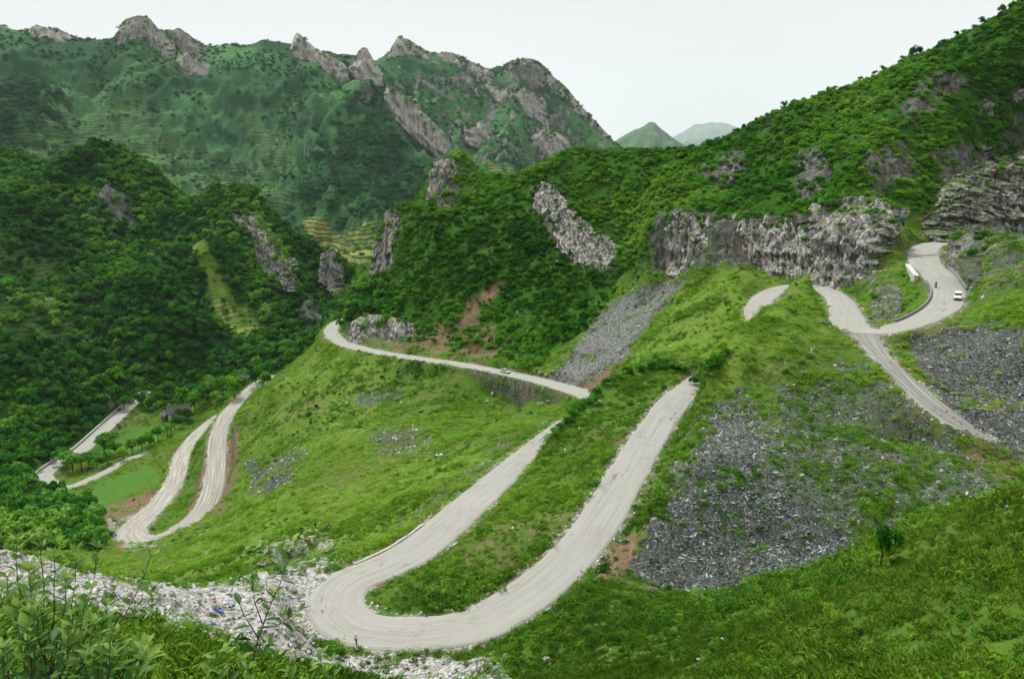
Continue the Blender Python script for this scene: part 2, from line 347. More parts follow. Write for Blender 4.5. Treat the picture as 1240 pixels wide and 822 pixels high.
far = poly_mask([(560,84),(610,92),(640,80),(690,110),(750,180),(700,170),(640,140),(590,125),(520,100)], 2100, 3500, wob=8)
ZN['rock'] = np.maximum(ZN['rock'], far*sstep(.50, .68, rk))
far = poly_mask([(455,95),(475,105),(540,165),(560,195),(530,190),(500,160)], 2000, 3500, wob=8)
ZN['rock'] = np.maximum(ZN['rock'], far*sstep(.4, .6, rk))
# crags of the left mountain
zone('rock', [(118,225),(135,195),(150,205),(165,250),(140,255),(120,245)], 700, 960, wob=6)
zone('rock', [(280,262),(300,255),(330,290),(360,335),(345,340),(320,310),(290,290)], 640, 900, wob=7)
zone('rock', [(360,350),(385,345),(388,392),(365,385)], 640, 900, .8, wob=7)
zone('rock', [(385,300),(412,318),(408,340),(390,325)], 640, 900, .8, wob=6)
# crags of the right slope
for pl in ([(1130,190),(1195,165),(1225,175),(1180,205),(1135,235)], [(1090,130),(1160,60),(1185,80),(1140,130),(1100,150)], [(1110,262),(1150,225),(1260,190),(1320,180),(1320,290),(1150,285)],
           [(1040,190),(1090,170),(1120,215),(1060,230)], [(850,200),(900,180),(905,215),(860,225)], [(960,190),(1000,180),(1010,225),(965,240)],[(930,130),(945,122),(940,160),(925,165)]):
    zone('rock', pl, 250, 470, .9, wob=9)
zone('rock', [(1150,285),(1190,272),(1250,290),(1240,350),(1190,350),(1160,335),(1148,310)], 215, 310, .55, wob=12)
zone('rock', [(1055,395),(1062,350),(1090,340),(1095,388)], 215, 280, .8, wob=5)
zone('rock', [(1030,270),(1070,275),(1066,340),(1040,350)], 255, 320, .6, wob=5)
zone('rock', [(640,230),(660,225),(700,280),(756,340),(735,345),(700,320),(665,290)], 360, 500, .9, wob=5)
zone('rock', [(785,258),(1060,258),(1060,345),(985,335),(910,322),(850,325),(790,335)], 270, 400, .9, wob=4)
zone('rock', [(520,195),(545,185),(560,200),(552,246),(518,246)], 470, 530, .9, wob=4)
zone('rock', [(455,290),(478,255),(490,260),(480,320),(455,340)], 440, 520, .7, wob=6)
zone('rock', [(415,395),(500,395),(500,425),(420,412)], 390, 470, .5, wob=10)

# ------------------------------------------------------------------ relief
fade = sstep(0.5, 14, DR)
near = 1-sstep(480, 620, R)
mid = sstep(480, 620, R)*(1-sstep(1150, 1350, R)); farm = sstep(1150, 1450, R)
H = Z.copy()
fo = ZN['forest']; ro = ZN['rock']
calm = 1-np.maximum(ZN['field'], .5*ZN['gravel'])
H += near*fade*calm*sstep(14, 60, R)*(2.0*fbm(X/30,Y/30,3,1)+.75*fbm(X/9,Y/9,3,2)+.30*fbm(X/2.6,Y/2.6,3,3))
H += near*fade*ZN['bright']*1.3*(ridged(X/17,Y/26,3,41)-.5)
H += near*fade*fo*(3.2*(ridged(X/42,Y/42,3,4)-.5)+1.2*fbm(X/9,Y/9,3,6))
H += near*fade*ro*(3.0*(ridged(X/11,Y/11,4,8)-.4))
H += near*fade*ZN['slate']*(.35*fbm(X/1.6,Y/1.6,3,9)+.8*(ridged(X/14,Y/14,2,10)-.5))
H += near*fade*ZN['gravel']*(.9*fbm(X/5,Y/5,4,12,.6))
H += near*sstep(1,6,DR)*ZN['dirt']*(.5*fbm(X/3,Y/3,3,13,.6))
# spur gullies that run down the fall line of the left mountain (towards the camera)
wp = fbm(X/260, Y/260, 2, 21)*60
H += mid*(27*(ridged((X+wp)/150, Y/260, 4, 22)-.52)+5*fbm(X/38,Y/38,3,23)) + mid*ro*14*(ridged(X/32,Y/32,3,24)-.4)
wp = fbm(X/700, Y/700, 2, 26)*160
rgx = [-200,0,38,90,138,148,178,206,243,295,345,360,415,439,462,482,520,570,600,628,650,688,718,748,800,1500]; rgy = [25,32,34,46,50,26,25,44,56,56,56,46,80,63,78,51,64,78,90,74,75,112,148,182,210,210]
farm *= .18+.82*sstep(2, 60, V-np.interp(U, rgx, rgy))
H += farm*(115*(ridged((X+wp)/420, Y/900, 5, 27, .52)-.56)+26*fbm(X/120,Y/120,4,28)+22*(ridged(X/95,Y/160,4,37)-.5))
H += farm*ro*38*(ridged(X/75, Y/75, 4, 29)-.35)
# stepped terraces
hs = np.where(R > 1000, 8.5, 3.2); hs = np.where(R > 1900, 11.0, hs)
q = H/hs+1.3*fbm(X/130,Y/130,3,30); fl = np.floor(q); fr = q-fl
H += ZN['terr']*.9*hs*(sstep(.72, .98, fr)-fr)
q = H/1.7+.8*fbm(X/18,Y/18,3,33); fr = q-np.floor(q)
H += near*ZN['bright']*fade*.55*1.7*sstep(-.25,.15,fbm(X/22,Y/22,2,34))*(sstep(.55,1,fr)-fr)
# roads cut into the slope
wr = 1-sstep(.9, 1.0+SH, DR)
H = H*(1-wr)+(ZR-.16)*wr
Zt = H
def mesh_from(name, co, faces, uv=None, cols=None, smooth=True):
    me = bpy.data.meshes.new(name)
    co = np.ascontiguousarray(co, np.float32); faces = np.ascontiguousarray(faces, np.int32)
    me.vertices.add(len(co)); me.vertices.foreach_set('co', co.ravel())
    k = faces.shape[1]
    me.loops.add(faces.size); me.loops.foreach_set('vertex_index', faces.ravel())
    me.polygons.add(len(faces)); me.polygons.foreach_set('loop_start', np.arange(0, faces.size, k, dtype=np.int32))
    if smooth: me.polygons.foreach_set('use_smooth', np.ones(len(faces), bool))
    for cn, ca in (cols or {}).items():
        a = me.attributes.new(cn, 'FLOAT_COLOR', 'POINT'); a.data.foreach_set('color', np.ascontiguousarray(ca, np.float32).ravel())
    if uv is not None:
        l = me.uv_layers.new(name='UVMap'); l.data.foreach_set('uv', np.ascontiguousarray(uv, np.float32)[faces.ravel()].ravel())
    me.update(); return me
def link(name, me, mat=None, parent=None, **props):
    o = bpy.data.objects.new(name, me); COL.objects.link(o)
    if mat is not None and me is not None: me.materials.append(mat)
    if parent: o.parent = parent
    for k, v in props.items(): o[k] = v
    return o
z1 = np.stack([ZN['rock'],ZN['slate'],ZN['dirt'],ZN['gravel']],-1); z2 = np.stack([ZN['terr'],ZN['forest'],ZN['bright'],ZN['field']],-1)
TERR = []
for nm, ra, rb in (('ground', 0, 590), ('hills', 590, 1250), ('mountains', 1250, 9e9)):
    i0 = max(0, int(np.searchsorted(np.exp(lr), ra))-1) if ra else 0
    i1 = min(NR, int(np.searchsorted(np.exp(lr), rb)))
    sl = slice(i0, i1); m_ = i1-i0
    idx = np.arange(m_*NA).reshape(m_, NA)
    f = np.stack([idx[:-1,:-1],idx[:-1,1:],idx[1:,1:],idx[1:,:-1]],-1).reshape(-1,4)
    me = mesh_from(nm, np.stack([X[sl],Y[sl],Zt[sl]],-1).reshape(-1,3), f, cols={'za': z1[sl].reshape(-1,4), 'zb': z2[sl].reshape(-1,4)})
    TERR.append(link(nm, me, kind='structure'))
# ------------------------------------------------------------------ samplers
def height(x, y):
    r = np.hypot(x, y); a = np.arctan2(x, y)
    fi = np.clip((np.log(r)-L0)/(L1-L0)*(NR-1), 0, NR-1.001); fj = np.clip((a-AZ0)/(AZ1-AZ0)*(NA-1), 0, NA-1.001)
    i = fi.astype(int); j = fj.astype(int); a1 = fi-i; b1 = fj-j
    return Zt[i,j]*(1-a1)*(1-b1)+Zt[i+1,j]*a1*(1-b1)+Zt[i,j+1]*(1-a1)*b1+Zt[i+1,j+1]*a1*b1
def hit(u, v, r0=5.0, r1=4300.0):
    """where the sight line through a photo pixel meets the ground"""
    d = np.array(P(u, v, 1.0)); h = math.hypot(d[0], d[1])
    rr = np.exp(np.linspace(math.log(r0), math.log(r1), 4000)); t = rr/h
    z = height(d[0]*t, d[1]*t)
    k = np.nonzero(z > d[2]*t)[0]
    if len(k) == 0: return None
    t = t[k[0]]
    return Vector((d[0]*t, d[1]*t, float(height(d[0]*t, d[1]*t))))
# ------------------------------------------------------------------ materials
class NT:
    def __init__(s, name):
        s.m = bpy.data.materials.new(name); s.m.use_nodes = True; s.t = s.m.node_tree; s.t.nodes.clear()
        s.out = s.t.nodes.new('ShaderNodeOutputMaterial')
    def n(s, typ, ins=None, **kw):
        x = s.t.nodes.new(typ)
        for k, v in kw.items(): setattr(x, k, v)
        for k, v in (ins or {}).items():
            if hasattr(v, 'is_output'): s.t.links.new(v, x.inputs[k])
            else: x.inputs[k].default_value = v
        return x
    def math(s, op, a, b=0.0, c=0.0, clamp=False):
        x = s.n('ShaderNodeMath', {0: a, 1: b, 2: c}, operation=op, use_clamp=clamp); return x.outputs[0]
    def noise(s, vec, scale, detail=4, rough=.55, w=None):
        x = s.n('ShaderNodeTexNoise', {'Vector': vec, 'Scale': scale, 'Detail': detail, 'Roughness': rough}); return x.outputs[0]
    def mix(s, f, a, b, typ='MIX'):
        x = s.n('ShaderNodeMix', data_type='RGBA', blend_type=typ)
        for k, v in ((0, f), (6, a), (7, b)):
            if hasattr(v, 'is_output'): s.t.links.new(v, x.inputs[k])
            else: x.inputs[k].default_value = v if k == 0 else (tuple(v)+(1,))[:4]
        return x.outputs[2]
    def ramp(s, f, stops, interp='LINEAR'):
        x = s.n('ShaderNodeValToRGB', {0: f}); r = x.color_ramp; r.interpolation = interp
        while len(r.elements) < len(stops): r.elements.new(.5)
        for e_, (p, col) in zip(r.elements, stops):
            e_.position = p; e_.color = (tuple(col)+(1,))[:4] if not isinstance(col, (int, float)) else (col,col,col,1)
        return x.outputs[0]
    def rng_(s, f, a, b, c0=0.0, c1=1.0):
        return s.n('ShaderNodeMapRange', {0: f, 1: a, 2: b, 3: c0, 4: c1}).outputs[0]
    def scale(s, vec, v3):
        return s.n('ShaderNodeVectorMath', {0: vec, 1: v3}, operation='MULTIPLY').outputs[0]
    def done(s, col, rough=.95, spec=.15, normal=None, transl=0.0):
        ins = {'Base Color': col, 'Roughness': rough, 'Specular IOR Level': spec}
        if normal is not None: ins['Normal'] = normal
        p = s.n('ShaderNodeBsdfPrincipled', ins); sh = p.outputs[0]
        if transl > 0:
            tr = s.n('ShaderNodeBsdfTranslucent', {'Color': col}); mx = s.n('ShaderNodeMixShader', {0: transl, 1: sh, 2: tr.outputs[0]}); sh = mx.outputs[0]
        s.t.links.new(sh, s.out.inputs[0]); return s.m
    def bump(s, h, strength, dist=1.0):
        return s.n('ShaderNodeBump', {'Height': h, 'Strength': strength, 'Distance': dist}).outputs[0]

def m_terrain(far=0):
    t = NT('terrain_cover'); pos = t.n('ShaderNodeNewGeometry').outputs['Position']
    za = t.n('ShaderNodeAttribute', attribute_name='za'); zb = t.n('ShaderNodeAttribute', attribute_name='zb')
    sa = t.n('ShaderNodeSeparateColor', {0: za.outputs[0]}); sb = t.n('ShaderNodeSeparateColor', {0: zb.outputs[0]})
    rock, slate, dirt = sa.outputs; gravel = za.outputs['Alpha']; terr, forest, bright = sb.outputs; field = zb.outputs['Alpha']
    k = (1, .32, .1)[far]
    n1 = t.noise(pos, .035*k, 5); n2 = t.noise(pos, .28*k, 5, .6); n3 = t.noise(pos, 1.7*k, 5, .65); n4 = t.noise(pos, 6*k, 3, .6)
    dark = t.mix(n3, (.010,.034,.005), (.026,.072,.009))
    grass = t.mix(t.rng_(n2, .32, .68), (.026,.080,.008), (.072,.155,.014))
    grass = t.mix(t.rng_(n3, .35, .7), grass, (.078,.135,.022))
    dry = t.mix(n3, (.07,.085,.026), (.12,.115,.045))
    g = t.mix(t.rng_(n1, .50, .68), grass, dry) if far == 0 else grass
    g = t.mix(t.math('MULTIPLY', t.rng_(n4, .45, .75), .5), g, dark)
    if far == 2:
        dark = t.mix(n3, (.008,.044,.018), (.020,.080,.032)); grass = t.mix(t.rng_(n2, .35, .65), (.022,.088,.032), (.062,.160,.052)); grass = t.mix(t.rng_(n3, .45, .75), grass, (.090,.190,.062))
        g = t.mix(t.rng_(n1, .42, .58), dark, grass)
    br = t.mix(t.rng_(n2, .3, .7), (.082,.160,.020), (.150,.215,.034)); br = t.mix(t.rng_(n4, .4, .8), br, (.045,.085,.012))
    g = t.mix(bright, g, br)
    fdark = t.mix(t.rng_(n3, .3, .7), (.014,.052,.006), (.038,.110,.012))
    if far: fdark = t.mix(t.rng_(n3, .3, .7), (.007,.036,.010), (.022,.085,.018))
    g = t.mix(forest, g, fdark)
    fl = t.mix(n3, (.045,.115,.018), (.060,.14,.022)); g = t.mix(field, g, fl)
    # terraces: one tone for each step
    sx = t.n('ShaderNodeSeparateXYZ', {0: pos}); wob = t.math('MULTIPLY', t.noise(pos, .005 if far == 2 else .02, 3), 9.0 if far == 2 else 3.0)
    q = t.math('DIVIDE', sx.outputs[2], (3.2, 3.2, 8.5)[far]); q = t.math('ADD', q, wob)
    fr = t.math('FRACT', q); fl_ = t.math('FLOOR', q)
    wn = t.n('ShaderNodeTexWhiteNoise', {'Vector': t.n('ShaderNodeCombineXYZ', {0: fl_, 1: t.math('FLOOR', t.math('MULTIPLY', sx.outputs[0], .012))}).outputs[0]}, noise_dimensions='3D').outputs[0]
    tc = t.ramp(wn, [(0,(.075,.130,.030)),(.3,(.13,.175,.04)),(.6,(.21,.22,.055)),(1,(.30,.27,.09))])
    tg = t.ramp(wn, [(0,(.040,.115,.036)),(.5,(.072,.155,.048)),(1,(.13,.19,.07))]); tc = t.mix(t.rng_(terr, .66, .85), tg, tc)
    tc = t.mix(t.rng_(fr, .62, .8), tc, (.022,.05,.012)); tc = t.mix(t.rng_(n3,.5,.7), tc, (.04,.08,.016))
    g = t.mix(t.math('MULTIPLY', terr, .95), g, tc)
    # stones and earth break through by their own noise
    def thr(m_, nn, w=.25):
        return t.rng_(t.math('ADD', m_, t.math('MULTIPLY', t.math('SUBTRACT', nn, .5), 1.3)), .5-w, .5+w)
    d = t.mix(t.rng_(n3, .3, .7), (.070,.045,.026), (.19,.125,.075)); d = t.mix(t.rng_(n4,.5,.75), d, (.24,.20,.16))
    g = t.mix(thr(dirt, n2), g, d)
    vo = t.n('ShaderNodeTexVoronoi', {'Vector': t.scale(pos, (1.0,.6,1.6)), 'Scale': 4.2*k}); vc = t.n('ShaderNodeSeparateColor', {0: vo.outputs['Color']}).outputs[0]
    sl = t.ramp(vc, [(0,(.014,.019,.017)),(.45,(.052,.064,.060)),(.8,(.110,.128,.120)),(1,(.22,.24,.225))])
    sl = t.mix(t.rng_(n1,.35,.65), sl, t.mix(.5, sl, (.02,.022,.024)))
    sl = t.mix(t.math('MULTIPLY', t.rng_(n2,.45,.6), .35), sl, (.085,.082,.072))
    g = t.mix(thr(slate, n3), g, sl)
    vo2 = t.n('ShaderNodeTexVoronoi', {'Vector': pos, 'Scale': 2.6*k}); vc2 = t.n('ShaderNodeSeparateColor', {0: vo2.outputs['Color']}).outputs[0]
    gv = t.ramp(vc2, [(0,(.12,.12,.112)),(.4,(.27,.27,.255)),(1,(.44,.435,.42))]); gv = t.mix(t.rng_(n2,.55,.75), gv, (.18,.15,.11))
    g = t.mix(thr(gravel, n3, .15), g, gv)
    sv = t.scale(pos, (1,1,.22)); r1 = t.noise(sv, .5*k, 6, .7); r2 = t.noise(pos, .12*k, 4)
    rk_ = t.ramp(r1, [(.28,(.018,.020,.018)),(.45,(.050,.054,.048)),(.58,(.105,.108,.098)),(.8,(.24,.235,.21))] if far == 0 else [(.30,(.025,.036,.030)),(.45,(.070,.082,.074)),(.6,(.17,.18,.165)),(.8,(.34,.33,.29))])
    rk_ = t.mix(t.math('MULTIPLY', t.rng_(r2,.5,.7), .5), rk_, (.19,.145,.10))
    g = t.mix(thr(rock, n2 if far == 0 else n3, .16), g, rk_)
    # bare rock on the steepest ground
    nz = t.n('ShaderNodeSeparateXYZ', {0: t.n('ShaderNodeNewGeometry').outputs['Normal']}).outputs[2]
    st = t.rng_(t.math('ADD', nz, t.math('MULTIPLY', t.math('SUBTRACT', n2, .5), .35)), .46, .34)
    g = t.mix(t.math('MULTIPLY', st, .9), g, rk_)
    h = t.math('ADD', t.math('MULTIPLY', n3, .5/k), t.math('MULTIPLY', n4, .16/k))
    return t.done(g, .95, .03, t.bump(h, .9, 1.0))
MT = [m_terrain(0), m_terrain(1), m_terrain(2)]
for o, m_ in zip(TERR, MT): o.data.materials.append(m_)

def m_road(dirt=0):
    t = NT('gravel_road'); pos = t.n('ShaderNodeNewGeometry').outputs['Position']; uv = t.n('ShaderNodeUVMap').outputs[0]
    st = t.noise(t.scale(uv, (1.0,.018,1)), 2.4, 4, .6); st2 = t.noise(t.scale(uv, (1.0,.05,1)), 1.1, 4, .6)
    n2 = t.noise(pos, .25, 5, .6); n4 = t.noise(pos, 4, 4, .7)
    if dirt: c_ = t.ramp(st, [(.34,(.150,.140,.115)),(.5,(.235,.225,.195)),(.62,(.36,.355,.325))] if dirt == 1 else [(.34,(.085,.088,.075)),(.5,(.15,.15,.135)),(.62,(.26,.26,.24))])
    else: c_ = t.ramp(st, [(.30,(.180,.180,.158)),(.5,(.228,.228,.205)),(.68,(.258,.258,.235))])
    c_ = t.mix(t.math('MULTIPLY', t.rng_(n2, .4, .7), .35), c_, (.20,.195,.17))
    c_ = t.mix(t.math('MULTIPLY', t.rng_(n4, .45, .8), .30), c_, (.33,.325,.30))
    ck = t.n('ShaderNodeTexVoronoi', {'Vector': t.scale(uv, (.9,.16,1)), 'Scale': 1.0, 'Randomness': .8}, feature='DISTANCE_TO_EDGE').outputs[0]
    if not dirt: c_ = t.mix(t.math('MULTIPLY', t.math('MULTIPLY', t.rng_(ck, .035, .01), t.rng_(n2, .54, .62)), .55), c_, (.11,.11,.10))
    # damp ruts along the inner wheel track
    wet = t.math('MULTIPLY', t.rng_(st2, .60, .66), t.rng_(n2, .52, .60)); c_ = t.mix(t.math('MULTIPLY', wet, .75), c_, (.075,.075,.068))
    return t.done(c_, .92, .15, t.bump(t.math('ADD', t.math('MULTIPLY', st, .12 if not dirt else .4), t.math('MULTIPLY', n4, .04)), .8, 1))
M_ROAD, M_DIRT, M_TRK = m_road(0), m_road(1), m_road(2)
def m_plain(name, col, rough=.6, spec=.3, var=.15, sc=8.0, metal=0.0):
    t = NT(name); pos = t.n('ShaderNodeTexCoord').outputs['Object']; n_ = t.noise(pos, sc, 4)
    c2 = tuple(q*(1-var*1.6) for q in col); c1 = tuple(min(1, q*(1+var)) for q in col)
    m_ = t.done(t.mix(n_, c2, c1), rough, spec)
    if metal: m_.node_tree.nodes['Principled BSDF'].inputs['Metallic'].default_value = metal
    return m_
def m_leaf(name, stops, transl=.28, shade=True):
    t = NT(name); r_ = t.n('ShaderNodeObjectInfo').outputs['Random']; pos = t.n('ShaderNodeNewGeometry').outputs['Position']
    n_ = t.noise(pos, .03, 3); n5 = t.noise(pos, 2.5, 2)
    f = t.math('ADD', t.math('MULTIPLY', r_, .50), t.math('MULTIPLY', t.math('SUBTRACT', t.noise(pos, .013, 4), .27), 1.85)); f = t.math('ADD', f, t.math('MULTIPLY', t.math('SUBTRACT', n5, .5), .5)); f = t.math('SUBTRACT', f, .15)
    return t.done(t.ramp(f, stops), .8, .03, transl=transl)

# ------------------------------------------------------------------ roads
def smooth_noise1(s, wl, seed): return fbm(s/wl, np.full_like(s, seed*3.7), 3, seed)
ROADM = []
for k, r in enumerate(ROADS):
    d = np.gradient(r[:,:2], axis=0); ds = np.linalg.norm(d, axis=1); s = np.concatenate([[0], np.cumsum(np.linalg.norm(np.diff(r[:,:2],axis=0),axis=1))])
    d /= ds[:,None]; nn = np.stack([d[:,1], -d[:,0]], 1)
    K = 13; tt = np.linspace(-1, 1, K); co = []; uv = []
    wl = r[:,3]/2+.45*smooth_noise1(s, 3, 40+k)+.35*smooth_noise1(s, 12, 44+k); wr_ = r[:,3]/2+.45*smooth_noise1(s, 3, 50+k)+.35*smooth_noise1(s, 12, 54+k)
    for q in [-1.0]+list(tt)+[1.0]:
        w_ = np.where(q < 0, wl, wr_)
        z = r[:,2]+.02*(1-q*q)
        co.append(np.c_[r[:,0]+nn[:,0]*w_*q, r[:,1]+nn[:,1]*w_*q, z]); uv.append(np.c_[w_*q, s])
    co[0][:,2] -= .6; co[-1][:,2] -= .6
    co[0][:,:2] -= nn*.35; co[-1][:,:2] += nn*.35
    if k in (1, 3):
        for i_, q in enumerate([-1]+list(tt)+[1]): co[i_][:,2] += .06*np.cos(uv[i_][:,0]*3.2)
    KK = K+2; n_ = len(r); co = np.stack(co, 1).reshape(-1,3); uv = np.stack(uv, 1).reshape(-1,2)
    idx = np.arange(n_*KK).reshape(n_, KK); f = np.stack([idx[:-1,:-1],idx[1:,:-1],idx[1:,1:],idx[:-1,1:]],-1).reshape(-1,4)
    link(['road','road','road','track'][k], mesh_from('road', co, f, uv=uv), [M_ROAD, M_DIRT, M_ROAD, M_TRK][k], kind='structure')
# ------------------------------------------------------------------ limestone cliffs standing out of the slopes
def m_rock(name, warm=0.0, dark=0.0, pale=0.0):
    t = NT(name); pos = t.n('ShaderNodeNewGeometry').outputs['Position']
    a = t.noise(t.scale(pos, (1,1,.12)), .8, 6, .6); b = t.noise(t.scale(pos, (1,1,.5)), .16, 4, .6); c3 = t.noise(pos, 2.6, 5, .7)
    f = t.math('ADD', t.math('MULTIPLY', a, .72), t.math('MULTIPLY', c3, .28))
    cc = t.ramp(f, [(.36,(.022,.026,.025)),(.43,(.10,.104,.098)),(.50,(.25,.25,.23)),(.60,(.46,.45,.405)),(.74,(.60,.575,.51))])
    cc = t.mix(t.math('MULTIPLY', t.rng_(b, .52, .68), .45+warm), cc, (.25,.185,.125))
    cc = t.mix(t.rng_(b, .50, .36), cc, t.mix(.70, cc, (.030,.034,.034)))
    stn = t.noise(t.scale(pos, (1,1,.035)), .55, 4, .7); cc = t.mix(t.math('MULTIPLY', t.rng_(stn, .54, .62), .80), cc, (.028,.032,.031))
    if pale: cc = t.mix(t.math('MULTIPLY', t.rng_(f, .46, .56), pale), cc, (.56,.53,.47))
    nz = t.n('ShaderNodeSeparateXYZ', {0: t.n('ShaderNodeNewGeometry').outputs['Normal']}).outputs[2]
    cc = t.mix(t.rng_(t.math('ADD', nz, t.math('MULTIPLY', t.math('SUBTRACT', c3, .5), .8)), .80, .95), cc, (.045,.085,.014))
    if dark: cc = t.mix(dark, cc, (.035,.036,.034))
    return t.done(cc, .9, .2, t.bump(t.math('ADD', c3, a), .9, .5))
CLIFF_PTS = []
MROCK = [m_rock('limestone'), m_rock('warm_limestone', .35), m_rock('dark_limestone', 0, .45), m_rock('pale_limestone', .1, 0, .35)]
def cliff(top, bot, mat=0, amp=1.0, res=.42, seed=0, lean=0.0, edge=3.5, diag=0.0, veg=1.0, k=1.0, foot=.34):
    top = catmull([P(*p) for p in top], 2.0); bot = catmull([P(*p) for p in bot], 2.0)
    L = np.linalg.norm(np.diff(bot, axis=0), axis=1).sum(); Hh = np.linalg.norm(top.mean(0)-bot.mean(0))
    res *= k; n1_ = max(8, int(L/res)); n2_ = max(8, int(Hh/res))
    ss = np.linspace(0, 1, n1_); tt_ = np.array([np.interp(ss, np.linspace(0,1,len(top)), top[:,q]) for q in range(3)]).T
    bb = np.array([np.interp(ss, np.linspace(0,1,len(bot)), bot[:,q]) for q in range(3)]).T
    # outward = horizontal perpendicular, on the camera side
    d = np.gradient((tt_+bb)/2, axis=0)[:,:2]; kk = np.ones(9)/9
    d = np.stack([np.convolve(np.pad(d[:,q], 4, mode='edge'), kk, 'valid') for q in range(2)], 1); d /= np.linalg.norm(d, axis=1)[:,None]
    nn = np.c_[d[:,1], -d[:,0]]; cpos = ((tt_+bb)/2)[:,:2]; sg = np.sign(-(nn*cpos).sum(1)); nn *= sg[:,None]
    hh = np.linspace(-foot, 1.06, n2_)[:,None]
    S_ = (ss*L/k)[None,:]+0*hh; Hm = hh*Hh/k+0*S_; Lk_, Hk_ = L/k, Hh/k
    S2 = S_+diag*Hm; sd = seed*17.3
    D = 3.0*(ridged(S2/13+sd, Hm/20, 3, seed+70)-.5)+1.7*(ridged(S2/4.6+sd, Hm/9, 3, seed+71)-.5)+.8*(ridged(S2/1.5, Hm/5, 3, seed+72)-.5)+.9*(ridged(S2/2.6+sd, Hm/12, 3, seed+73)-.5)+.45*np.round(fbm(S2/2.2, Hm/9+sd, 2, seed+77)*3)
    D *= amp
    e1 = np.minimum(S_, Lk_-S_)
    D -= edge*(1-sstep(0, edge*1.4, e1+1.6*fbm(Hm/3, S_*0+sd, 3, seed+74)*edge)) + edge*(1-sstep(0, edge, (Hk_*1.05-Hm)+fbm(S_/5, S_*0+sd, 3, seed+75)*edge*2.6-edge*.5))
    D += lean*np.sin(np.clip(hh,0,1)*np.pi); D = D*k
    p = bb[None]+(tt_-bb)[None]*hh[:,:,None]
    p[...,0] += nn[None,:,0]*D; p[...,1] += nn[None,:,1]*D; p[...,2] += .5*k*fbm(S_/2, Hm/2+sd, 3, seed+76)*amp
    gc = np.random.default_rng(seed+900); area_ = (L/n1_)*(Hh/n2_)
    hm_ = hh+0*S_; pr_ = np.where(hm_ > .86, .32, np.where(hm_ > .66, .11, .014))*np.clip(.4+3*fbm(S_/7, Hm/7+sd, 3, seed+78), 0, 2)*area_*veg/k**1.5
    ci, cj = np.nonzero((gc.random(p.shape[:2]) < pr_) & (hm_ > 0)); CLIFF_PTS.append(p[ci, cj])
    idx = np.arange(n1_*n2_).reshape(n2_, n1_); f = np.stack([idx[:-1,:-1],idx[:-1,1:],idx[1:,1:],idx[1:,:-1]],-1).reshape(-1,4)
    link('cliff', mesh_from('cliff', p.reshape(-1,3), f, smooth=False), MROCK[mat], kind='structure')
cliff([(776,264,384),(792,262,380),(805,256,376),(830,262,366),(866,272,357),(900,276,349)],[(780,334,378),(792,335,374),(808,334,366),(835,330,356),(866,327,347),(900,326,339)], 0, 1.0, .36, 1, -.5, 6, veg=1.8, foot=.12)
cliff([(825,272,360),(845,268,353),(880,266,350),(905,260,346),(930,264,344),(962,254,340),(990,250,330),(1010,252,324)],[(825,333,352),(845,329,344),(880,326,341),(910,325,338),(940,329,331),(962,333,325),(990,342,314),(1010,347,308)], 3, 1.1, .34, 13, -.3, 6, veg=1.4)
cliff([(960,258,338),(990,250,328),(1015,244,316),(1040,246,306),(1062,256,296),(1078,268,290)],[(964,340,324),(985,346,316),(1008,350,304),(1030,352,295),(1052,351,284),(1070,346,281)], 0, 1.25, .32, 14, .4, 6, veg=1.0)
cliff([(1086,158,393),(1110,130,396),(1135,108,399),(1152,92,402)],[(1096,182,386),(1122,162,388),(1148,140,391),(1166,126,395)], 2, 1.4, .5, 21, 0, 5, .7, veg=2.6)
cliff([(1180,112,394),(1205,92,396),(1236,76,398),(1270,70,398)],[(1186,138,390),(1212,124,392),(1240,108,394),(1270,104,394)], 2, 1.4, .5, 22, 0, 5, .7, veg=2.6)
cliff([(1036,192,356),(1060,176,362),(1088,172,366),(1112,186,364)],[(1042,216,350),(1064,212,353),(1090,208,357),(1116,222,357)], 2, 1.3, .5, 23, 0, 5, .5, veg=2.2)
cliff([(852,208,408),(876,196,406),(902,190,402)],[(856,226,402),(878,222,400),(904,214,397)], 2, 1.2, .5, 24, 0, 4, .5, veg=2.2)
cliff([(952,208,380),(976,190,384),(1004,184,382)],[(958,232,373),(980,224,375),(1008,214,375)], 2, 1.2, .5, 25, 0, 4, .5, veg=2.2)
cliff([(1180,316,246),(1205,300,252),(1240,296,250),(1280,300,246)],[(1184,340,236),(1208,330,240),(1240,330,238),(1280,334,234)], 2, .8, .4, 26, 0, 3, .5, veg=1.5)
cliff([(645,222,455),(662,226,450),(690,258,430),(715,280,420),(738,296,412),(756,322,402)],[(641,252,450),(658,268,440),(686,296,422),(710,322,409),(733,345,400),(756,348,396)], 3, 1.2, .42, 2, 0, 3, .6)
cliff([(519,200,500),(535,196,497),(550,196,497),(566,208,500)],[(514,247,491),(530,249,488),(548,248,487),(564,238,492)], 0, .9, .45, 3, 0, 2.5)
cliff([(456,292,478),(469,260,486),(486,256,484)],[(446,338,468),(464,334,462),(486,298,464)], 2, .9, .5, 4, 0, 3)
cliff([(1106,262,342),(1140,238,348),(1165,215,356),(1200,202,364),(1262,185,370),(1330,170,374)],[(1110,285,326),(1150,283,323),(1180,285,330),(1210,285,336),(1262,285,342),(1330,290,345)], 1, 1.9, .42, 5, 0, 3, .9)
cliff([(1130,216,376),(1160,182,384),(1202,168,390)],[(1130,240,368),(1165,224,371),(1204,204,378)], 2, 1.2, .5, 6, 0, 3.5, .6)
cliff([(1148,286,287),(1172,281,276),(1192,296,260),(1206,318,248)],[(1146,306,279),(1164,326,262),(1180,344,249),(1196,360,238)], 2, .9, .32, 7, 0, 2)
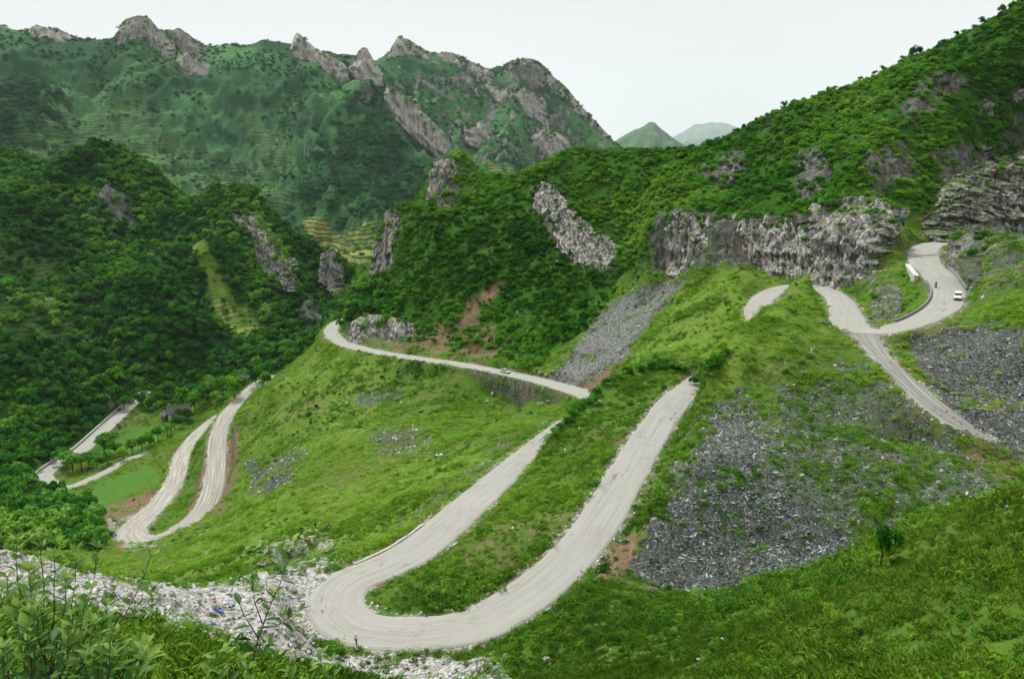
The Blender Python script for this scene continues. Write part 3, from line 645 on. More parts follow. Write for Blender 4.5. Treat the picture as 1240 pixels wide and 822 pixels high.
cliff([(1059,356,243),(1072,346,246),(1094,352,243)],[(1057,396,229),(1073,396,228.5),(1092,389,231)], 0, .55, .25, 8, 0, 1.2, veg=.3)
cliff([(418,394,438),(440,384,432),(470,386,420),(500,394,408),(540,408,392),(560,418,385)],[(420,415,430),(440,419,421),(470,424,409),(500,429.5,397),(540,435,384),(562,439,376)], 1, .8, .42, 9, 0, 1.8)
cliff([(122,200,882),(138,196,878),(152,208,878)],[(116,240,868),(136,252,862),(158,250,864)], 2, 2.2, 1.0, 10, 0, 6)
cliff([(284,260,850),(302,262,842),(322,285,825),(345,318,800)],[(284,288,838),(304,300,828),(325,330,808),(350,345,790)], 0, 2.2, 1.0, 11, 0, 6, .4)
cliff([(386,298,845),(400,306,838),(412,320,830)],[(384,326,830),(398,340,822),(412,346,818)], 2, 1.8, 1.0, 12, 0, 5)
# crags on the skyline of the far range
def fc(top, bot, t, mat=0, amp=1.0, seed=0, veg=.5, **kw): cliff([(u, v-2.5, t-22) for u, v in top], [(u, v, t-t*.016) for u, v in bot], mat, amp, .5, seed, 0, 2.5, veg=veg, k=7.0, **kw)
fc([(134,58),(141,44),(146,30),(158,24),(176,25),(188,38),(206,54)],[(132,62),(140,64),(148,66),(160,70),(176,74),(192,72),(210,64)], 2570, 0, .9, 41)
fc([(207,50),(211,38),(216,38),(228,47),(246,60)],[(208,60),(214,62),(220,63),(230,66),(248,66)], 2630, 2, .8, 42)
fc([(26,42),(38,33),(50,36),(64,37),(80,47)],[(32,50),(44,54),(54,60),(66,62),(80,58)], 2590, 0, .9, 43)
fc([(353,60),(356,44),(361,45),(370,54),(382,63),(398,70),(418,82)],[(355,66),(362,72),(370,80),(378,86),(390,92),(404,95),(420,92)], 2660, 3, .9, 44)
fc([(421,84),(430,71),(439,61),(445,66),(452,80),(460,90)],[(424,88),(432,90),(440,92),(446,95),(454,98),(462,99)], 2680, 3, .9, 45)
fc([(464,78),(472,66),(482,50),(492,51),(504,58),(520,66)],[(468,92),(478,96),(488,92),(498,88),(510,88),(524,86)], 2960, 3, 1.0, 46)
fc([(518,66),(532,68),(546,67),(560,74),(576,80),(598,90)],[(520,92),(532,100),(546,98),(560,98),(578,100),(598,104)], 3010, 0, 1.0, 47, 1.6)
fc([(604,92),(612,82),(628,75),(648,76),(660,86)],[(606,104),(616,102),(630,98),(646,100),(658,110)], 3080, 2, 1.0, 48, 1.8)
fc([(656,82),(668,96),(684,110),(698,127),(716,147),(734,165),(750,182)],[(640,104),(654,124),(668,142),(684,158),(704,172),(722,184),(744,192)], 3110, 3, 1.1, 49, .9, diag=.5)
fc([(552,96),(580,104),(610,110),(640,112),(660,124)],[(560,118),(584,128),(612,134),(640,140),(664,152)], 2950, 0, 1.1, 50, 1.6)
fc([(464,106),(482,116),(504,134),(524,152),(546,172)],[(458,122),(476,134),(496,152),(516,170),(538,188)], 2560, 3, 1.0, 51, 1.2, diag=.5)
fc([(560,150),(585,154),(600,165)],[(562,166),(584,174),(600,180)], 2700, 3, 1.0, 52, 1.0)
fc([(640,160),(665,162),(690,172)],[(642,178),(666,184),(692,188)], 2820, 3, 1.0, 53, 1.0)
fc([(215,62),(232,70),(250,82)],[(212,76),(230,86),(250,94)], 2480, 0, .9, 54, 1.0)
# ------------------------------------------------------------------ vegetation and stones
def leaf_cloud(name, nleaf, size, rad, hgt, lumps, seed, mat, flat=.5, base=0.0, tri=False, solid=.35, aspect=.55):
    """an uneven crown: leaf-sized rhombic faces spread through several lobes"""
    g = np.random.default_rng(seed)
    cen = np.c_[g.normal(0, rad*.42, lumps), g.normal(0, rad*.42, lumps), base+hgt*(.35+.5*g.random(lumps))]
    cen[0] = (0, 0, base+hgt*.55); lr_ = rad*(.38+.3*g.random(lumps)); k = g.integers(0, lumps, nleaf)
    dr = g.normal(size=(nleaf,3)); dr /= np.linalg.norm(dr, axis=1)[:,None]; dr[:,2] = np.abs(dr[:,2])*.9-.25*(g.random(nleaf))
    q = solid+(1-solid)*g.random(nleaf)**.45
    p = cen[k]+dr*(lr_[k]*q)[:,None]*np.array([1,1,hgt/rad*.55+.25]); p[:,2] = np.maximum(p[:,2], base+.02*hgt)
    nrm = dr+g.normal(0, .55, (nleaf,3)); nrm[:,2] += flat; nrm /= np.linalg.norm(nrm, axis=1)[:,None]
    a = np.cross(nrm, g.normal(size=(nleaf,3))); a /= np.linalg.norm(a, axis=1)[:,None]; b = np.cross(nrm, a)
    s_ = (size*(.6+.8*g.random(nleaf)))[:,None]
    v = np.stack([p-a*s_, p+b*s_*aspect, p+a*s_, p-b*s_*aspect], 1) if not tri else np.stack([p-a*s_, p+b*s_*.8, p+a*s_], 1)
    m_ = v.shape[1]; v = v.reshape(-1,3); f = np.arange(len(v)).reshape(-1, m_)
    me = mesh_from(name, v, f, smooth=False); me.materials.append(mat); return me
def tuft_mesh(name, nb, h, spread, wdt, seed, mat):
    g = np.random.default_rng(seed); c0 = np.c_[g.normal(0, spread*.45, nb), g.normal(0, spread*.45, nb), np.zeros(nb)]
    an = g.random(nb)*6.283; le = h*(.5+.7*g.random(nb)); ln_ = le*(.35+.6*g.random(nb)); wd = np.c_[-np.sin(an), np.cos(an), 0*an]*wdt
    di = np.c_[np.cos(an), np.sin(an), 0*an]
    m1_ = c0+di*ln_[:,None]*.35+np.c_[0*an,0*an,le*.65]; t1_ = c0+di*ln_[:,None]+np.c_[0*an,0*an,le*(.75+.25*g.random(nb))]
    v = np.stack([c0-wd, c0+wd, m1_+wd*.8, t1_, m1_-wd*.8], 1).reshape(-1,3); f = np.arange(len(v)).reshape(-1,5)
    me = mesh_from(name, v, f, smooth=False); me.materials.append(mat); return me
def stone_mesh(name, seed, mat, sq=(1,.7,.45), sub=1, jit=.28):
    g = np.random.default_rng(seed); bm = bmesh.new(); bmesh.ops.create_icosphere(bm, subdivisions=sub, radius=.5)
    for v in bm.verts:
        q = Vector([round(c_*2.6)/2.6 for c_ in v.co]); v.co = v.co.lerp(q, .5); v.co = Vector([v.co[i]*sq[i]*(1+g.normal(0, jit*.5)) for i in range(3)])
    me = bpy.data.meshes.new(name); bm.to_mesh(me); bm.free(); me.materials.append(mat); return me
def proto_col(name, meshes):
    c_ = bpy.data.collections.new(name)
    for i, me in enumerate(meshes): c_.objects.link(bpy.data.objects.new('%s_%02d' % (name, i), me))
    return c_
def scatter_obj(name, pts, rots, scl, idx, pc):
    me = bpy.data.meshes.new(name); me.vertices.add(len(pts)); me.vertices.foreach_set('co', np.ascontiguousarray(pts, np.float32).ravel())
    me.attributes.new('rot', 'FLOAT_VECTOR', 'POINT').data.foreach_set('vector', np.ascontiguousarray(rots, np.float32).ravel())
    me.attributes.new('scl', 'FLOAT_VECTOR', 'POINT').data.foreach_set('vector', np.ascontiguousarray(scl, np.float32).ravel())
    me.attributes.new('idx', 'INT', 'POINT').data.foreach_set('value', np.ascontiguousarray(idx, np.int32))
    o = link(name, me, kind='stuff')
    ng = bpy.data.node_groups.new(name, 'GeometryNodeTree')
    ng.interface.new_socket('Geometry', in_out='INPUT', socket_type='NodeSocketGeometry'); ng.interface.new_socket('Geometry', in_out='OUTPUT', socket_type='NodeSocketGeometry')
    Nn = ng.nodes.new; Ll = ng.links.new; i_ = Nn('NodeGroupInput'); o_ = Nn('NodeGroupOutput'); ci = Nn('GeometryNodeCollectionInfo')
    ci.inputs[0].default_value = pc; ci.inputs['Separate Children'].default_value = True; ci.inputs['Reset Children'].default_value = True
    ip = Nn('GeometryNodeInstanceOnPoints'); ip.inputs['Pick Instance'].default_value = True
    Ll(i_.outputs[0], ip.inputs['Points']); Ll(ci.outputs[0], ip.inputs['Instance'])
    for an, ty, so_ in (('idx','INT','Instance Index'),('rot','FLOAT_VECTOR','Rotation'),('scl','FLOAT_VECTOR','Scale')):
        x = Nn('GeometryNodeInputNamedAttribute'); x.data_type = ty; x.inputs[0].default_value = an; Ll(x.outputs[0], ip.inputs[so_])
    Ll(ip.outputs[0], o_.inputs[0]); o.modifiers.new('scatter', 'NODES').node_group = ng
    return o
# cell data on the terrain grid
RM = np.exp((lr[1:]+lr[:-1])/2)[:,None]; AREA = (np.exp(lr[1:])-np.exp(lr[:-1]))[:,None]*RM*(az[1]-az[0])
Zc = Zt[:-1,:-1]; gr = (Zt[1:,:-1]-Zt[:-1,:-1])/(np.exp(lr[1:])-np.exp(lr[:-1]))[:,None]; ga_ = (Zt[:-1,1:]-Zt[:-1,:-1])/(RM*(az[1]-az[0]))
SL = np.sqrt(gr*gr+ga_*ga_); AREA3 = AREA*np.sqrt(1+SL*SL)
EL = Zt/R; mxe = np.maximum.accumulate(np.maximum(EL, -9), axis=0)
VIS = ((EL+.012+3.0/R) >= mxe)[:-1,:-1]
Uc, Vc, _ = project(X, Y, Zt); Uc = Uc[:-1,:-1]; Vc = Vc[:-1,:-1]
FRM = (Uc > -110) & (Uc < 1350) & (Vc < 900) & VIS
Xc, Yc, Rc_, DRc = X[:-1,:-1], Y[:-1,:-1], R[:-1,:-1], DR[:-1,:-1]
Zn = {k: v[:-1,:-1] for k, v in ZN.items()}
def sample(dens, seed):
    g = np.random.default_rng(seed); lam_ = np.where(FRM, dens*AREA3, 0); nn_ = g.poisson(np.clip(lam_, 0, 50))
    i, j = np.nonzero(nn_); c_ = nn_[i,j]; i = np.repeat(i, c_); j = np.repeat(j, c_)
    a = g.random(len(i)); b = g.random(len(i))
    x_ = lr[i]+(lr[i+1]-lr[i])*a; y_ = az[j]+(az[1]-az[0])*b; r_ = np.exp(x_); px, py = r_*np.sin(y_), r_*np.cos(y_)
    return g, i, j, np.c_[px, py, height(px, py)]
def yaw(g, n_, tilt=.12): return np.c_[g.normal(0, tilt, n_), g.normal(0, tilt, n_), g.random(n_)*6.283]

GREEN = [(.10,(.016,.040,.006)),(.35,(.035,.082,.010)),(.6,(.060,.122,.014)),(.85,(.095,.165,.022)),(1,(.13,.185,.035))]
M_SHRUB = m_leaf('shrub_leaves', [(.02,(.010,.054,.005)),(.30,(.030,.125,.009)),(.6,(.070,.215,.014)),(.85,(.130,.300,.022)),(1,(.20,.35,.04))])
M_WEED = m_leaf('weed_leaves', [(.02,(.022,.082,.008)),(.35,(.078,.195,.014)),(.6,(.145,.290,.023)),(.85,(.215,.350,.038)),(1,(.28,.35,.09))])
M_GRASS = m_leaf('grass_blades', [(.02,(.060,.150,.014)),(.35,(.14,.28,.026)),(.6,(.23,.38,.04)),(.85,(.30,.42,.065)),(1,(.38,.39,.13))], .45)
M_TREE = m_leaf('tree_leaves', [(.02,(.005,.040,.006)),(.3,(.014,.082,.010)),(.6,(.042,.165,.017)),(.85,(.095,.250,.026)),(1,(.16,.31,.04))])
M_FARTREE = m_leaf('far_tree_leaves', [(.10,(.005,.040,.018)),(.4,(.012,.076,.028)),(.7,(.026,.115,.038)),(1,(.050,.155,.045))])
def m_stone(name, stops):
    t = NT(name); r_ = t.n('ShaderNodeObjectInfo').outputs['Random']; pos = t.n('ShaderNodeNewGeometry').outputs['Position']
    return t.done(t.mix(t.math('MULTIPLY', t.noise(pos, 5, 3), .5), t.ramp(r_, stops), (.06,.06,.058)), .8, .25)
M_SLATE = m_stone('slate_stone', [(0,(.022,.026,.024)),(.4,(.065,.074,.068)),(.7,(.16,.172,.158)),(.88,(.31,.32,.295)),(1,(.48,.48,.44))])
M_PALE = m_stone('pale_stone', [(0,(.13,.13,.115)),(.4,(.30,.295,.27)),(.8,(.50,.49,.455)),(.93,(.56,.55,.52)),(1,(.33,.24,.17))])

P_TREE = proto_col('crown', [leaf_cloud('crown', 330, .115, .5, 1.0, 7, 100+i, M_TREE, .5) for i in range(4)]+[leaf_cloud('crown', 360, .105, .5, .9, 9, 110, M_SHRUB, .5)])
P_SHRUB = proto_col('shrub', [leaf_cloud('shrub', 380, .085, .5, .62, 7, 120+i, M_SHRUB, .55, aspect=.42) for i in range(5)])
P_WEED = proto_col('weed', [leaf_cloud('weed', 230, .058, .55, .34, 8, 140+i, M_WEED, .6, aspect=.34) for i in range(5)])
P_GRASS = proto_col('tuft', [tuft_mesh('tuft', 60, .42, .5, .010, 160+i, M_GRASS) for i in range(5)])
P_FAR = proto_col('grove', [leaf_cloud('grove', 230, .10, .5, .45, 9, 180+i, M_FARTREE, .6, tri=True) for i in range(4)])
P_SLATE = proto_col('slate', [stone_mesh('slate', 200+i, M_SLATE, (1.25,.42,.22)) for i in range(5)])
P_PALE = proto_col('pale', [stone_mesh('pale', 220+i, M_PALE, (1,.8,.6)) for i in range(5)])

bare = np.maximum.reduce([Zn['slate'], Zn['dirt'], Zn['gravel']*1.0])
n_big = fbm(Xc/14, Yc/14, 3, 80); n_sm = fbm(Xc/4, Yc/4, 3, 81); n_mid = fbm(Xc/45, Yc/45, 3, 82)
offroad = sstep(.4, 1.6, DRc)
# woods of the left mountain and the lower left slope
LEFTF = (Uc < 470) & (Rc_ < 1300) & (Rc_ > 240)
d_t = Zn['forest']*LEFTF*(1-.93*np.clip(Zn['rock']*1.2,0,1))*np.where(Rc_ > 585, .050, .062)*np.where(n_mid > -.30, 1, .35)*sstep(2,5,DRc)
g, i, j, pt = sample(d_t, 301); s_ = (3.6+6.0*g.random(len(pt))**1.7)*np.where(Rc_[i,j] > 585, 1.0, .85); s_ *= 1+.25*n_mid[i,j]; pt[:,2] -= .12*s_
TREES = (pt, yaw(g, len(pt)), np.c_[s_, s_, s_*(.85+.3*g.random(len(pt)))], g.integers(0, 5, len(pt)))
# scrub of the knoll and the right ridge
d_s = Zn['forest']*(~LEFTF)*(Rc_ < 640)*.20*(1-.72*np.clip(Zn['rock']*1.2,0,1))*np.where(n_big > -.12, 1, .30)*sstep(1,4,DRc)*(1-.85*bare)
g, i, j, pt = sample(d_s, 302); s_ = 1.7+3.0*g.random(len(pt))**2+2.0*np.clip(n_big[i,j]*2,0,1); pt[:,2] -= .12*s_
cpt = np.concatenate(CLIFF_PTS); cs = 1.2+2.2*g.random(len(cpt)); cs *= np.where(cpt[:,1] > 1500, 5, np.where(cpt[:,1] > 700, 2.2, 1)); cpt[:,2] -= .25*cs
pt = np.r_[pt, cpt]; s_ = np.r_[s_, cs]
SHRUBS = (pt, yaw(g, len(pt), .2), np.c_[s_, s_, s_*(.85+.4*g.random(len(pt)))], g.integers(0, 5, len(pt)))
# weeds and low bushes on the open slopes
open_ = (1-Zn['forest']*np.where(LEFTF, 1, .45))*(1-Zn['field'])*(1-bare*.93)*(1-.85*np.clip(Zn['rock'],0,1))*offroad*(Rc_ < 640)
d_w = open_*(Rc_ > 75)*np.where(Rc_ < 250, 1.0, .75)*np.clip(.75+2.4*n_big+1.6*n_sm, .05, 1.6)*np.where(Zn['bright'] > .5, .8, 1)
g, i, j, pt = sample(d_w, 303); s_ = (.7+1.7*g.random(len(pt))**2)*(1+.7*np.clip(n_big[i,j]*2,0,1))
scatter_obj('ground_cover', pt-np.c_[0*s_,0*s_,.1*s_], yaw(g, len(pt), .25), np.c_[s_, s_, s_*(.7+.5*g.random(len(pt)))], g.integers(0,5,len(pt)), P_WEED); print('weeds', len(pt))
d_g = open_*(Rc_ > 17)*((Vc < 850) | (Rc_ > 60))*(Rc_ < 190)*np.where(Rc_ < 110, 3.4, 1.3)*np.clip(.7+1.0*n_sm, .2, 1.3)
g, i, j, pt = sample(d_g, 304); s_ = (.45+.65*g.random(len(pt)))*(1+.5*np.clip(n_big[i,j]*3,-.4,1))
scatter_obj('grass', pt-np.c_[0*s_,0*s_,.04*s_], yaw(g, len(pt), .2), np.c_[s_*1.3, s_*1.3, s_], g.integers(0,5,len(pt)), P_GRASS); print('grass', len(pt))
# dense low herbs on the near slopes
d_h = open_*(Rc_ > 15)*((Vc < 860) | (Rc_ > 60))*(Rc_ < 110)*1.3*np.clip(.5+2.0*n_sm+1.2*n_big, .05, 1.4)
g, i, j, pt = sample(d_h, 305); s_ = (.35+.75*g.random(len(pt))**2)
scatter_obj('ground_cover', pt, yaw(g, len(pt), .3), np.c_[s_, s_, s_*(.7+.6*g.random(len(pt)))], g.integers(0,5,len(pt)), P_WEED); print('herbs', len(pt))
# darker low bushes in patches over the open slopes
d_b = open_*(Rc_ > 30)*(Rc_ < 480)*np.where(Rc_ < 110, .16, .055)*np.clip(5*(fbm(Xc/10, Yc/10, 4, 85)-.02), 0, 1.6)
g, i, j, pt = sample(d_b, 309); s_ = (.8+1.7*g.random(len(pt))**1.6)*np.where(Rc_[i,j] < 110, .6, 1.0)
scatter_obj('scrub', pt-np.c_[0*s_,0*s_,.12*s_], yaw(g, len(pt), .2), np.c_[s_, s_, s_*(.6+.4*g.random(len(pt)))], g.integers(0,5,len(pt)), P_SHRUB); print('low scrub', len(pt))
# weeds that have taken hold on the scree
d_w2 = (Zn['slate']+1.6*Zn['gravel']*(Rc_ < 150))*(Rc_ < 400)*.20*np.clip(4*(n_big-.08)+2*n_sm, 0, 1.5)*offroad
g, i, j, pt = sample(d_w2, 306); s_ = .6+1.3*g.random(len(pt))**2
scatter_obj('ground_cover', pt, yaw(g, len(pt), .3), np.c_[s_, s_, s_*.8], g.integers(0,5,len(pt)), P_WEED)
# far woods
d_f = (Rc_ > 1300)*(Rc_ < 3600)*(.0042*Zn['forest']+.0032*(fbm(Xc/170, Yc/170, 3, 83) > .02)+.0006)*(1-Zn['terr']*.9)*(1-np.clip(Zn['rock'],0,1)*.85)
g, i, j, pt = sample(d_f, 307); s_ = (6+13*g.random(len(pt))**1.5)*np.where(Zn['forest'][i,j] > .5, 1.25, .8); pt[:,2] -= .1*s_
scatter_obj('far_wood', pt, yaw(g, len(pt), .1), np.c_[s_, s_, s_*(.8+.5*g.random(len(pt)))], g.integers(0,4,len(pt)), P_FAR); print('far', len(pt))
# open country of the middle distance
d_m = (Rc_ > 585)*(Rc_ < 1300)*.008*(1-Zn['forest'])*(1-Zn['terr']*.8)
g, i, j, pt = sample(d_m, 308); s_ = 2.5+3*g.random(len(pt))
scatter_obj('far_wood', pt, yaw(g, len(pt), .1), np.c_[s_, s_, s_], g.integers(0,5,len(pt)), P_TREE)
# stones
d_k = Zn['slate']*(Rc_ < 250)*6.5*(Zn['slate'] > .40); g, i, j, pt = sample(d_k, 311); s_ = .15+.85*g.random(len(pt))**4.5
scatter_obj('scree', pt, np.c_[g.normal(.35,.3,len(pt)), g.normal(0,.3,len(pt)), g.normal(.6,.8,len(pt))], np.c_[s_*1.3, s_, s_], g.integers(0,5,len(pt)), P_SLATE); print('slate', len(pt))
d_k = Zn['gravel']*(Rc_ < 240)*4.2*np.clip(.7+1.6*n_sm,.15,1.5)*offroad; g, i, j, pt = sample(d_k, 312); s_ = .09+.95*g.random(len(pt))**5.0
scatter_obj('gravel', pt, np.c_[g.normal(0,.4,len(pt)), g.normal(0,.4,len(pt)), g.random(len(pt))*6.3], np.c_[s_, s_, s_], g.integers(0,5,len(pt)), P_PALE); print('gravel', len(pt))
verge = np.exp(-((DRc-.7)/.8)**2)*(DRc > .1)*(Rc_ < 460)*(.3+1.2*(n_sm > 0))
d_k = verge*3.4+open_*.022*(Rc_ < 460)*(Rc_ > 55)*(1+3*(Rc_ < 150)); g, i, j, pt = sample(d_k, 313); s_ = .15+.55*g.random(len(pt))**2.5
scatter_obj('gravel', pt, np.c_[g.normal(0,.4,len(pt)), g.normal(0,.4,len(pt)), g.random(len(pt))*6.3], np.c_[s_, s_, s_], g.integers(0,5,len(pt)), P_PALE); print('verge', len(pt))
d_k = (Zn['slate'] > .22)*(Rc_ > 235)*(1-.8*((Uc > 640) & (Uc < 850) & (Rc_ > 285)))*(Rc_ < 460)*.55*np.clip(.4+2*n_sm,0,1.5)*offroad+open_*(Rc_ > 180)*(Rc_ < 460)*.10*(fbm(Xc/11, Yc/11, 3, 84) > .28)
g, i, j, pt = sample(d_k, 314); s_ = .35+1.1*g.random(len(pt))**2.5
scatter_obj('rubble', pt, np.c_[g.normal(0,.4,len(pt)), g.normal(0,.4,len(pt)), g.random(len(pt))*6.3], np.c_[s_, s_, s_], g.integers(0,5,len(pt)), P_PALE); print('rubble', len(pt))
def split_off(S, pc, n_, name, fn, stuff):
    """the n_ that show largest stand as objects of their own, the rest as one mass"""
    pt, ro_, sc_, ix = S; u_, v_, d_ = project(pt[:,0], pt[:,1], pt[:,2]); size = sc_[:,0]/d_
    r_ = np.hypot(pt[:,0], pt[:,1]); fi = np.clip(((np.log(r_)-L0)/(L1-L0)*(NR-1)).astype(int), 0, NR-2); fj = np.clip(((np.arctan2(pt[:,0],pt[:,1])-AZ0)/(AZ1-AZ0)*(NA-1)).astype(int), 0, NA-2)
    vis = ((pt[:,2]+sc_[:,2]*.6)/r_ >= mxe[fi,fj]) & (u_ > 5) & (u_ < 1235) & (v_ > 5) & (v_ < 815)
    k = np.argsort(-(size*vis))[:n_]; k = k[vis[k]]; rest = np.ones(len(pt), bool); rest[k] = False
    protos = list(pc.objects)
    for q in k:
        o = bpy.data.objects.new(name, protos[ix[q]].data); COL.objects.link(o)
        o.location = pt[q]; o.rotation_euler = ro_[q]; o.scale = sc_[q]; fn(o, u_[q], v_[q], pt[q])
    scatter_obj(stuff, pt[rest], ro_[rest], sc_[rest], ix[rest], pc); print(name, len(k), rest.sum())
def lab(o, label, cat, group=None):
    o['label'] = label; o['category'] = cat
    if group: o['group'] = group
def fn_tree(o, u, v, p):
    if p[1] > 600 or v < 430: lab(o, 'broadleaf tree in the dense dark wood at the foot of the left mountain', 'tree', 'trees in the wood at the foot of the left mountain')
    else: lab(o, 'broadleaf tree in the dense dark wood on the lower left slope beside the valley road', 'tree', 'trees in the wood on the lower left slope')
split_off(TREES, P_TREE, 240, 'broadleaf_tree', fn_tree, 'woodland')
def fn_shrub(o, u, v, p):
    if u > 860: lab(o, 'leafy shrub among the scrub on the right-hand ridge above the cliffs', 'shrub', 'shrubs on the right-hand ridge')
    else: lab(o, 'leafy shrub among the scrub covering the middle knoll above the road', 'shrub', 'shrubs on the middle knoll')
split_off(SHRUBS, P_SHRUB, 290, 'shrub', fn_shrub, 'scrub')
# ------------------------------------------------------------------ helpers for things
M_CONC = m_plain('weathered_concrete', (.36,.355,.33), .85, .2, .22, 1.2)
M_CONC2 = m_plain('grey_concrete', (.17,.19,.20), .85, .2, .25, 1.2)
M_WHITE = m_plain('white_paint', (.78,.78,.76), .35, .5, .04)
M_SILVER = m_plain('pale_green_paint', (.42,.50,.46), .35, .5, .05)
M_GLASS = m_plain('dark_window_glass', (.02,.025,.03), .12, .6, .05)
M_TYRE = m_plain('tyre_rubber', (.02,.02,.02), .8, .2, .1)
M_RIM = m_plain('wheel_rim', (.35,.35,.36), .4, .5, .05)
M_LAMP = m_plain('lamp_lens', (.75,.75,.72), .2, .6, .02)
M_BLK = m_plain('black_trim', (.03,.03,.032), .6, .3, .1)
M_BARK = m_plain('bark', (.055,.043,.032), .9, .1, .35, 12)
M_TILE = m_plain('roof_tiles', (.075,.072,.07), .85, .2, .35, 3)
M_TILE2 = m_plain('pale_roof_sheet', (.42,.30,.25), .7, .3, .2, 3)
M_PLAST = m_plain('whitewash', (.52,.50,.45), .9, .1, .2, 1.5)
M_WOOD = m_plain('old_wood', (.10,.065,.04), .85, .1, .3, 6)
def m_masonry():
    t = NT('rubble_masonry'); pos = t.n('ShaderNodeNewGeometry').outputs['Position']
    v = t.n('ShaderNodeTexVoronoi', {'Vector': t.scale(pos, (1,1,1.3)), 'Scale': 1.5}); e_ = t.n('ShaderNodeTexVoronoi', {'Vector': t.scale(pos, (1,1,1.3)), 'Scale': 1.5}, feature='DISTANCE_TO_EDGE').outputs[0]
    r_ = t.n('ShaderNodeSeparateColor', {0: v.outputs['Color']}).outputs[0]
    cc = t.ramp(r_, [(0,(.09,.095,.083)),(.5,(.20,.205,.18)),(1,(.38,.375,.34))]); cc = t.mix(t.rng_(e_, .10, .02), cc, (.035,.036,.03))
    cc = t.mix(t.rng_(t.noise(pos, .35, 4), .62, .74), cc, (.08,.11,.04))
    return t.done(cc, .9, .2, t.bump(e_, 1.0, .4))
M_MAS = m_masonry()
def empty(name, loc, rz=0.0, sc=1.0):
    o = bpy.data.objects.new(name, None); COL.objects.link(o); o.location = loc; o.rotation_euler = (0,0,rz); o.scale = (sc,)*3; o.empty_display_size = .3; return o
def bmo(name, bm, mat, parent=None, smooth=False, bevel=0.0):
    if bevel: bmesh.ops.bevel(bm, geom=list(bm.edges), offset=bevel, segments=2, affect='EDGES', profile=.6)
    me = bpy.data.meshes.new(name); bm.to_mesh(me); bm.free()
    if smooth: me.polygons.foreach_set('use_smooth', [True]*len(me.polygons))
    return link(name, me, mat, parent)
def abox(bm, c_, s_, top=(1,1), shift=(0,0)):
    vs = []
    for z in (-1, 1):
        k = top if z > 0 else (1,1); sh = shift if z > 0 else (0,0)
        for x, y in ((-1,-1),(1,-1),(1,1),(-1,1)): vs.append(bm.verts.new((c_[0]+x*s_[0]/2*k[0]+sh[0], c_[1]+y*s_[1]/2*k[1]+sh[1], c_[2]+z*s_[2]/2)))
    for f in ((3,2,1,0),(4,5,6,7),(0,1,5,4),(1,2,6,5),(2,3,7,6),(3,0,4,7)): bm.faces.new([vs[i] for i in f])
def cyl(bm, c_, r_, l, axis='X', seg=14):
    m_ = Matrix.Translation(c_) @ ({'X': Matrix.Rotation(math.pi/2, 4, 'Y'), 'Y': Matrix.Rotation(math.pi/2, 4, 'X'), 'Z': Matrix.Identity(4)}[axis])
    bmesh.ops.create_cone(bm, cap_ends=True, segments=seg, radius1=r_, radius2=r_, depth=l, matrix=m_)
def tube(bm, pts, radii, seg=6):
    rings = []
    for i, p in enumerate(pts):
        p = Vector(p); d = (Vector(pts[min(i+1, len(pts)-1)])-Vector(pts[max(i-1, 0)])).normalized()
        a = d.orthogonal().normalized(); b = d.cross(a)
        rings.append([bm.verts.new(p+float(radii[i])*(a*math.cos(6.283*k/seg)+b*math.sin(6.283*k/seg))) for k in range(seg)])
    for r0, r1 in zip(rings, rings[1:]):
        # match ring starts so that the tube does not twist
        off = min(range(seg), key=lambda q: (r1[q].co-r0[0].co).length)
        for k in range(seg): bm.faces.new((r0[k], r0[(k+1)%seg], r1[(k+1+off)%seg], r1[(k+off)%seg]))
    bm.faces.new(rings[-1]); bm.faces.new(list(reversed(rings[0])))
def ground_at(u, v, **k):
    p = hit(u, v, **k); return p

# ------------------------------------------------------------------ walls along the roads
def road_span(k, sel):
    r = ROADS[k]; u, v = in_px(r); m_ = np.nonzero(sel(u, v))[0]; r = r[m_[0]:m_[-1]+1]
    d = np.gradient(r[:,:2], axis=0); d /= np.linalg.norm(d, axis=1)[:,None]; return r, np.stack([d[:,1], -d[:,0]], 1), u[m_[0]:m_[-1]+1]
def wall(name, label, cat, k, sel, side, off, hgt, depth, thick, mat, jit=.0, group=None, batter=0.0):
    r, nn, u = road_span(k, sel); n_ = len(r); hgt = hgt(u) if callable(hgt) else np.full(n_, hgt); depth = depth(u) if callable(depth) else np.full(n_, depth)
    g = np.random.default_rng(5); w0 = r[:,3]/2+off
    def at_(w, z): return np.c_[r[:,0]+nn[:,0]*side*w, r[:,1]+nn[:,1]*side*w, z]
    zt = r[:,2]+hgt+g.normal(0, jit, n_); R_ = [at_(w0, r[:,2]-.5), at_(w0, zt), at_(w0+thick, zt+.01), at_(w0+thick+batter*depth*.5, r[:,2]-depth*.5), at_(w0+thick+batter*depth, r[:,2]-depth)]
    co_ = np.stack(R_, 1).reshape(-1,3); K = 5; idx = np.arange(n_*K).reshape(n_, K)
    f = np.stack([idx[:-1,:-1],idx[1:,:-1],idx[1:,1:],idx[:-1,1:]],-1).reshape(-1,4)
    bm = bmesh.new(); bv = [bm.verts.new(q) for q in co_]
    for q in f: bm.faces.new([bv[i] for i in q])
    bm.faces.new([bv[i] for i in idx[0]]); bm.faces.new([bv[i] for i in idx[-1][::-1]])
    bmesh.ops.recalc_face_normals(bm, faces=bm.faces)
    o = bmo(name, bm, mat); lab(o, label, cat, group); return o
def camside(k, sel):
    r, nn, u = road_span(k, sel); m_ = len(r)//2; return -1 if (nn[m_]@r[m_][:2]) > 0 else 1
s1 = lambda u, v: (u > 572) & (u < 712) & (v > 443) & (v < 492) & (np.arange(len(u)) > 250)
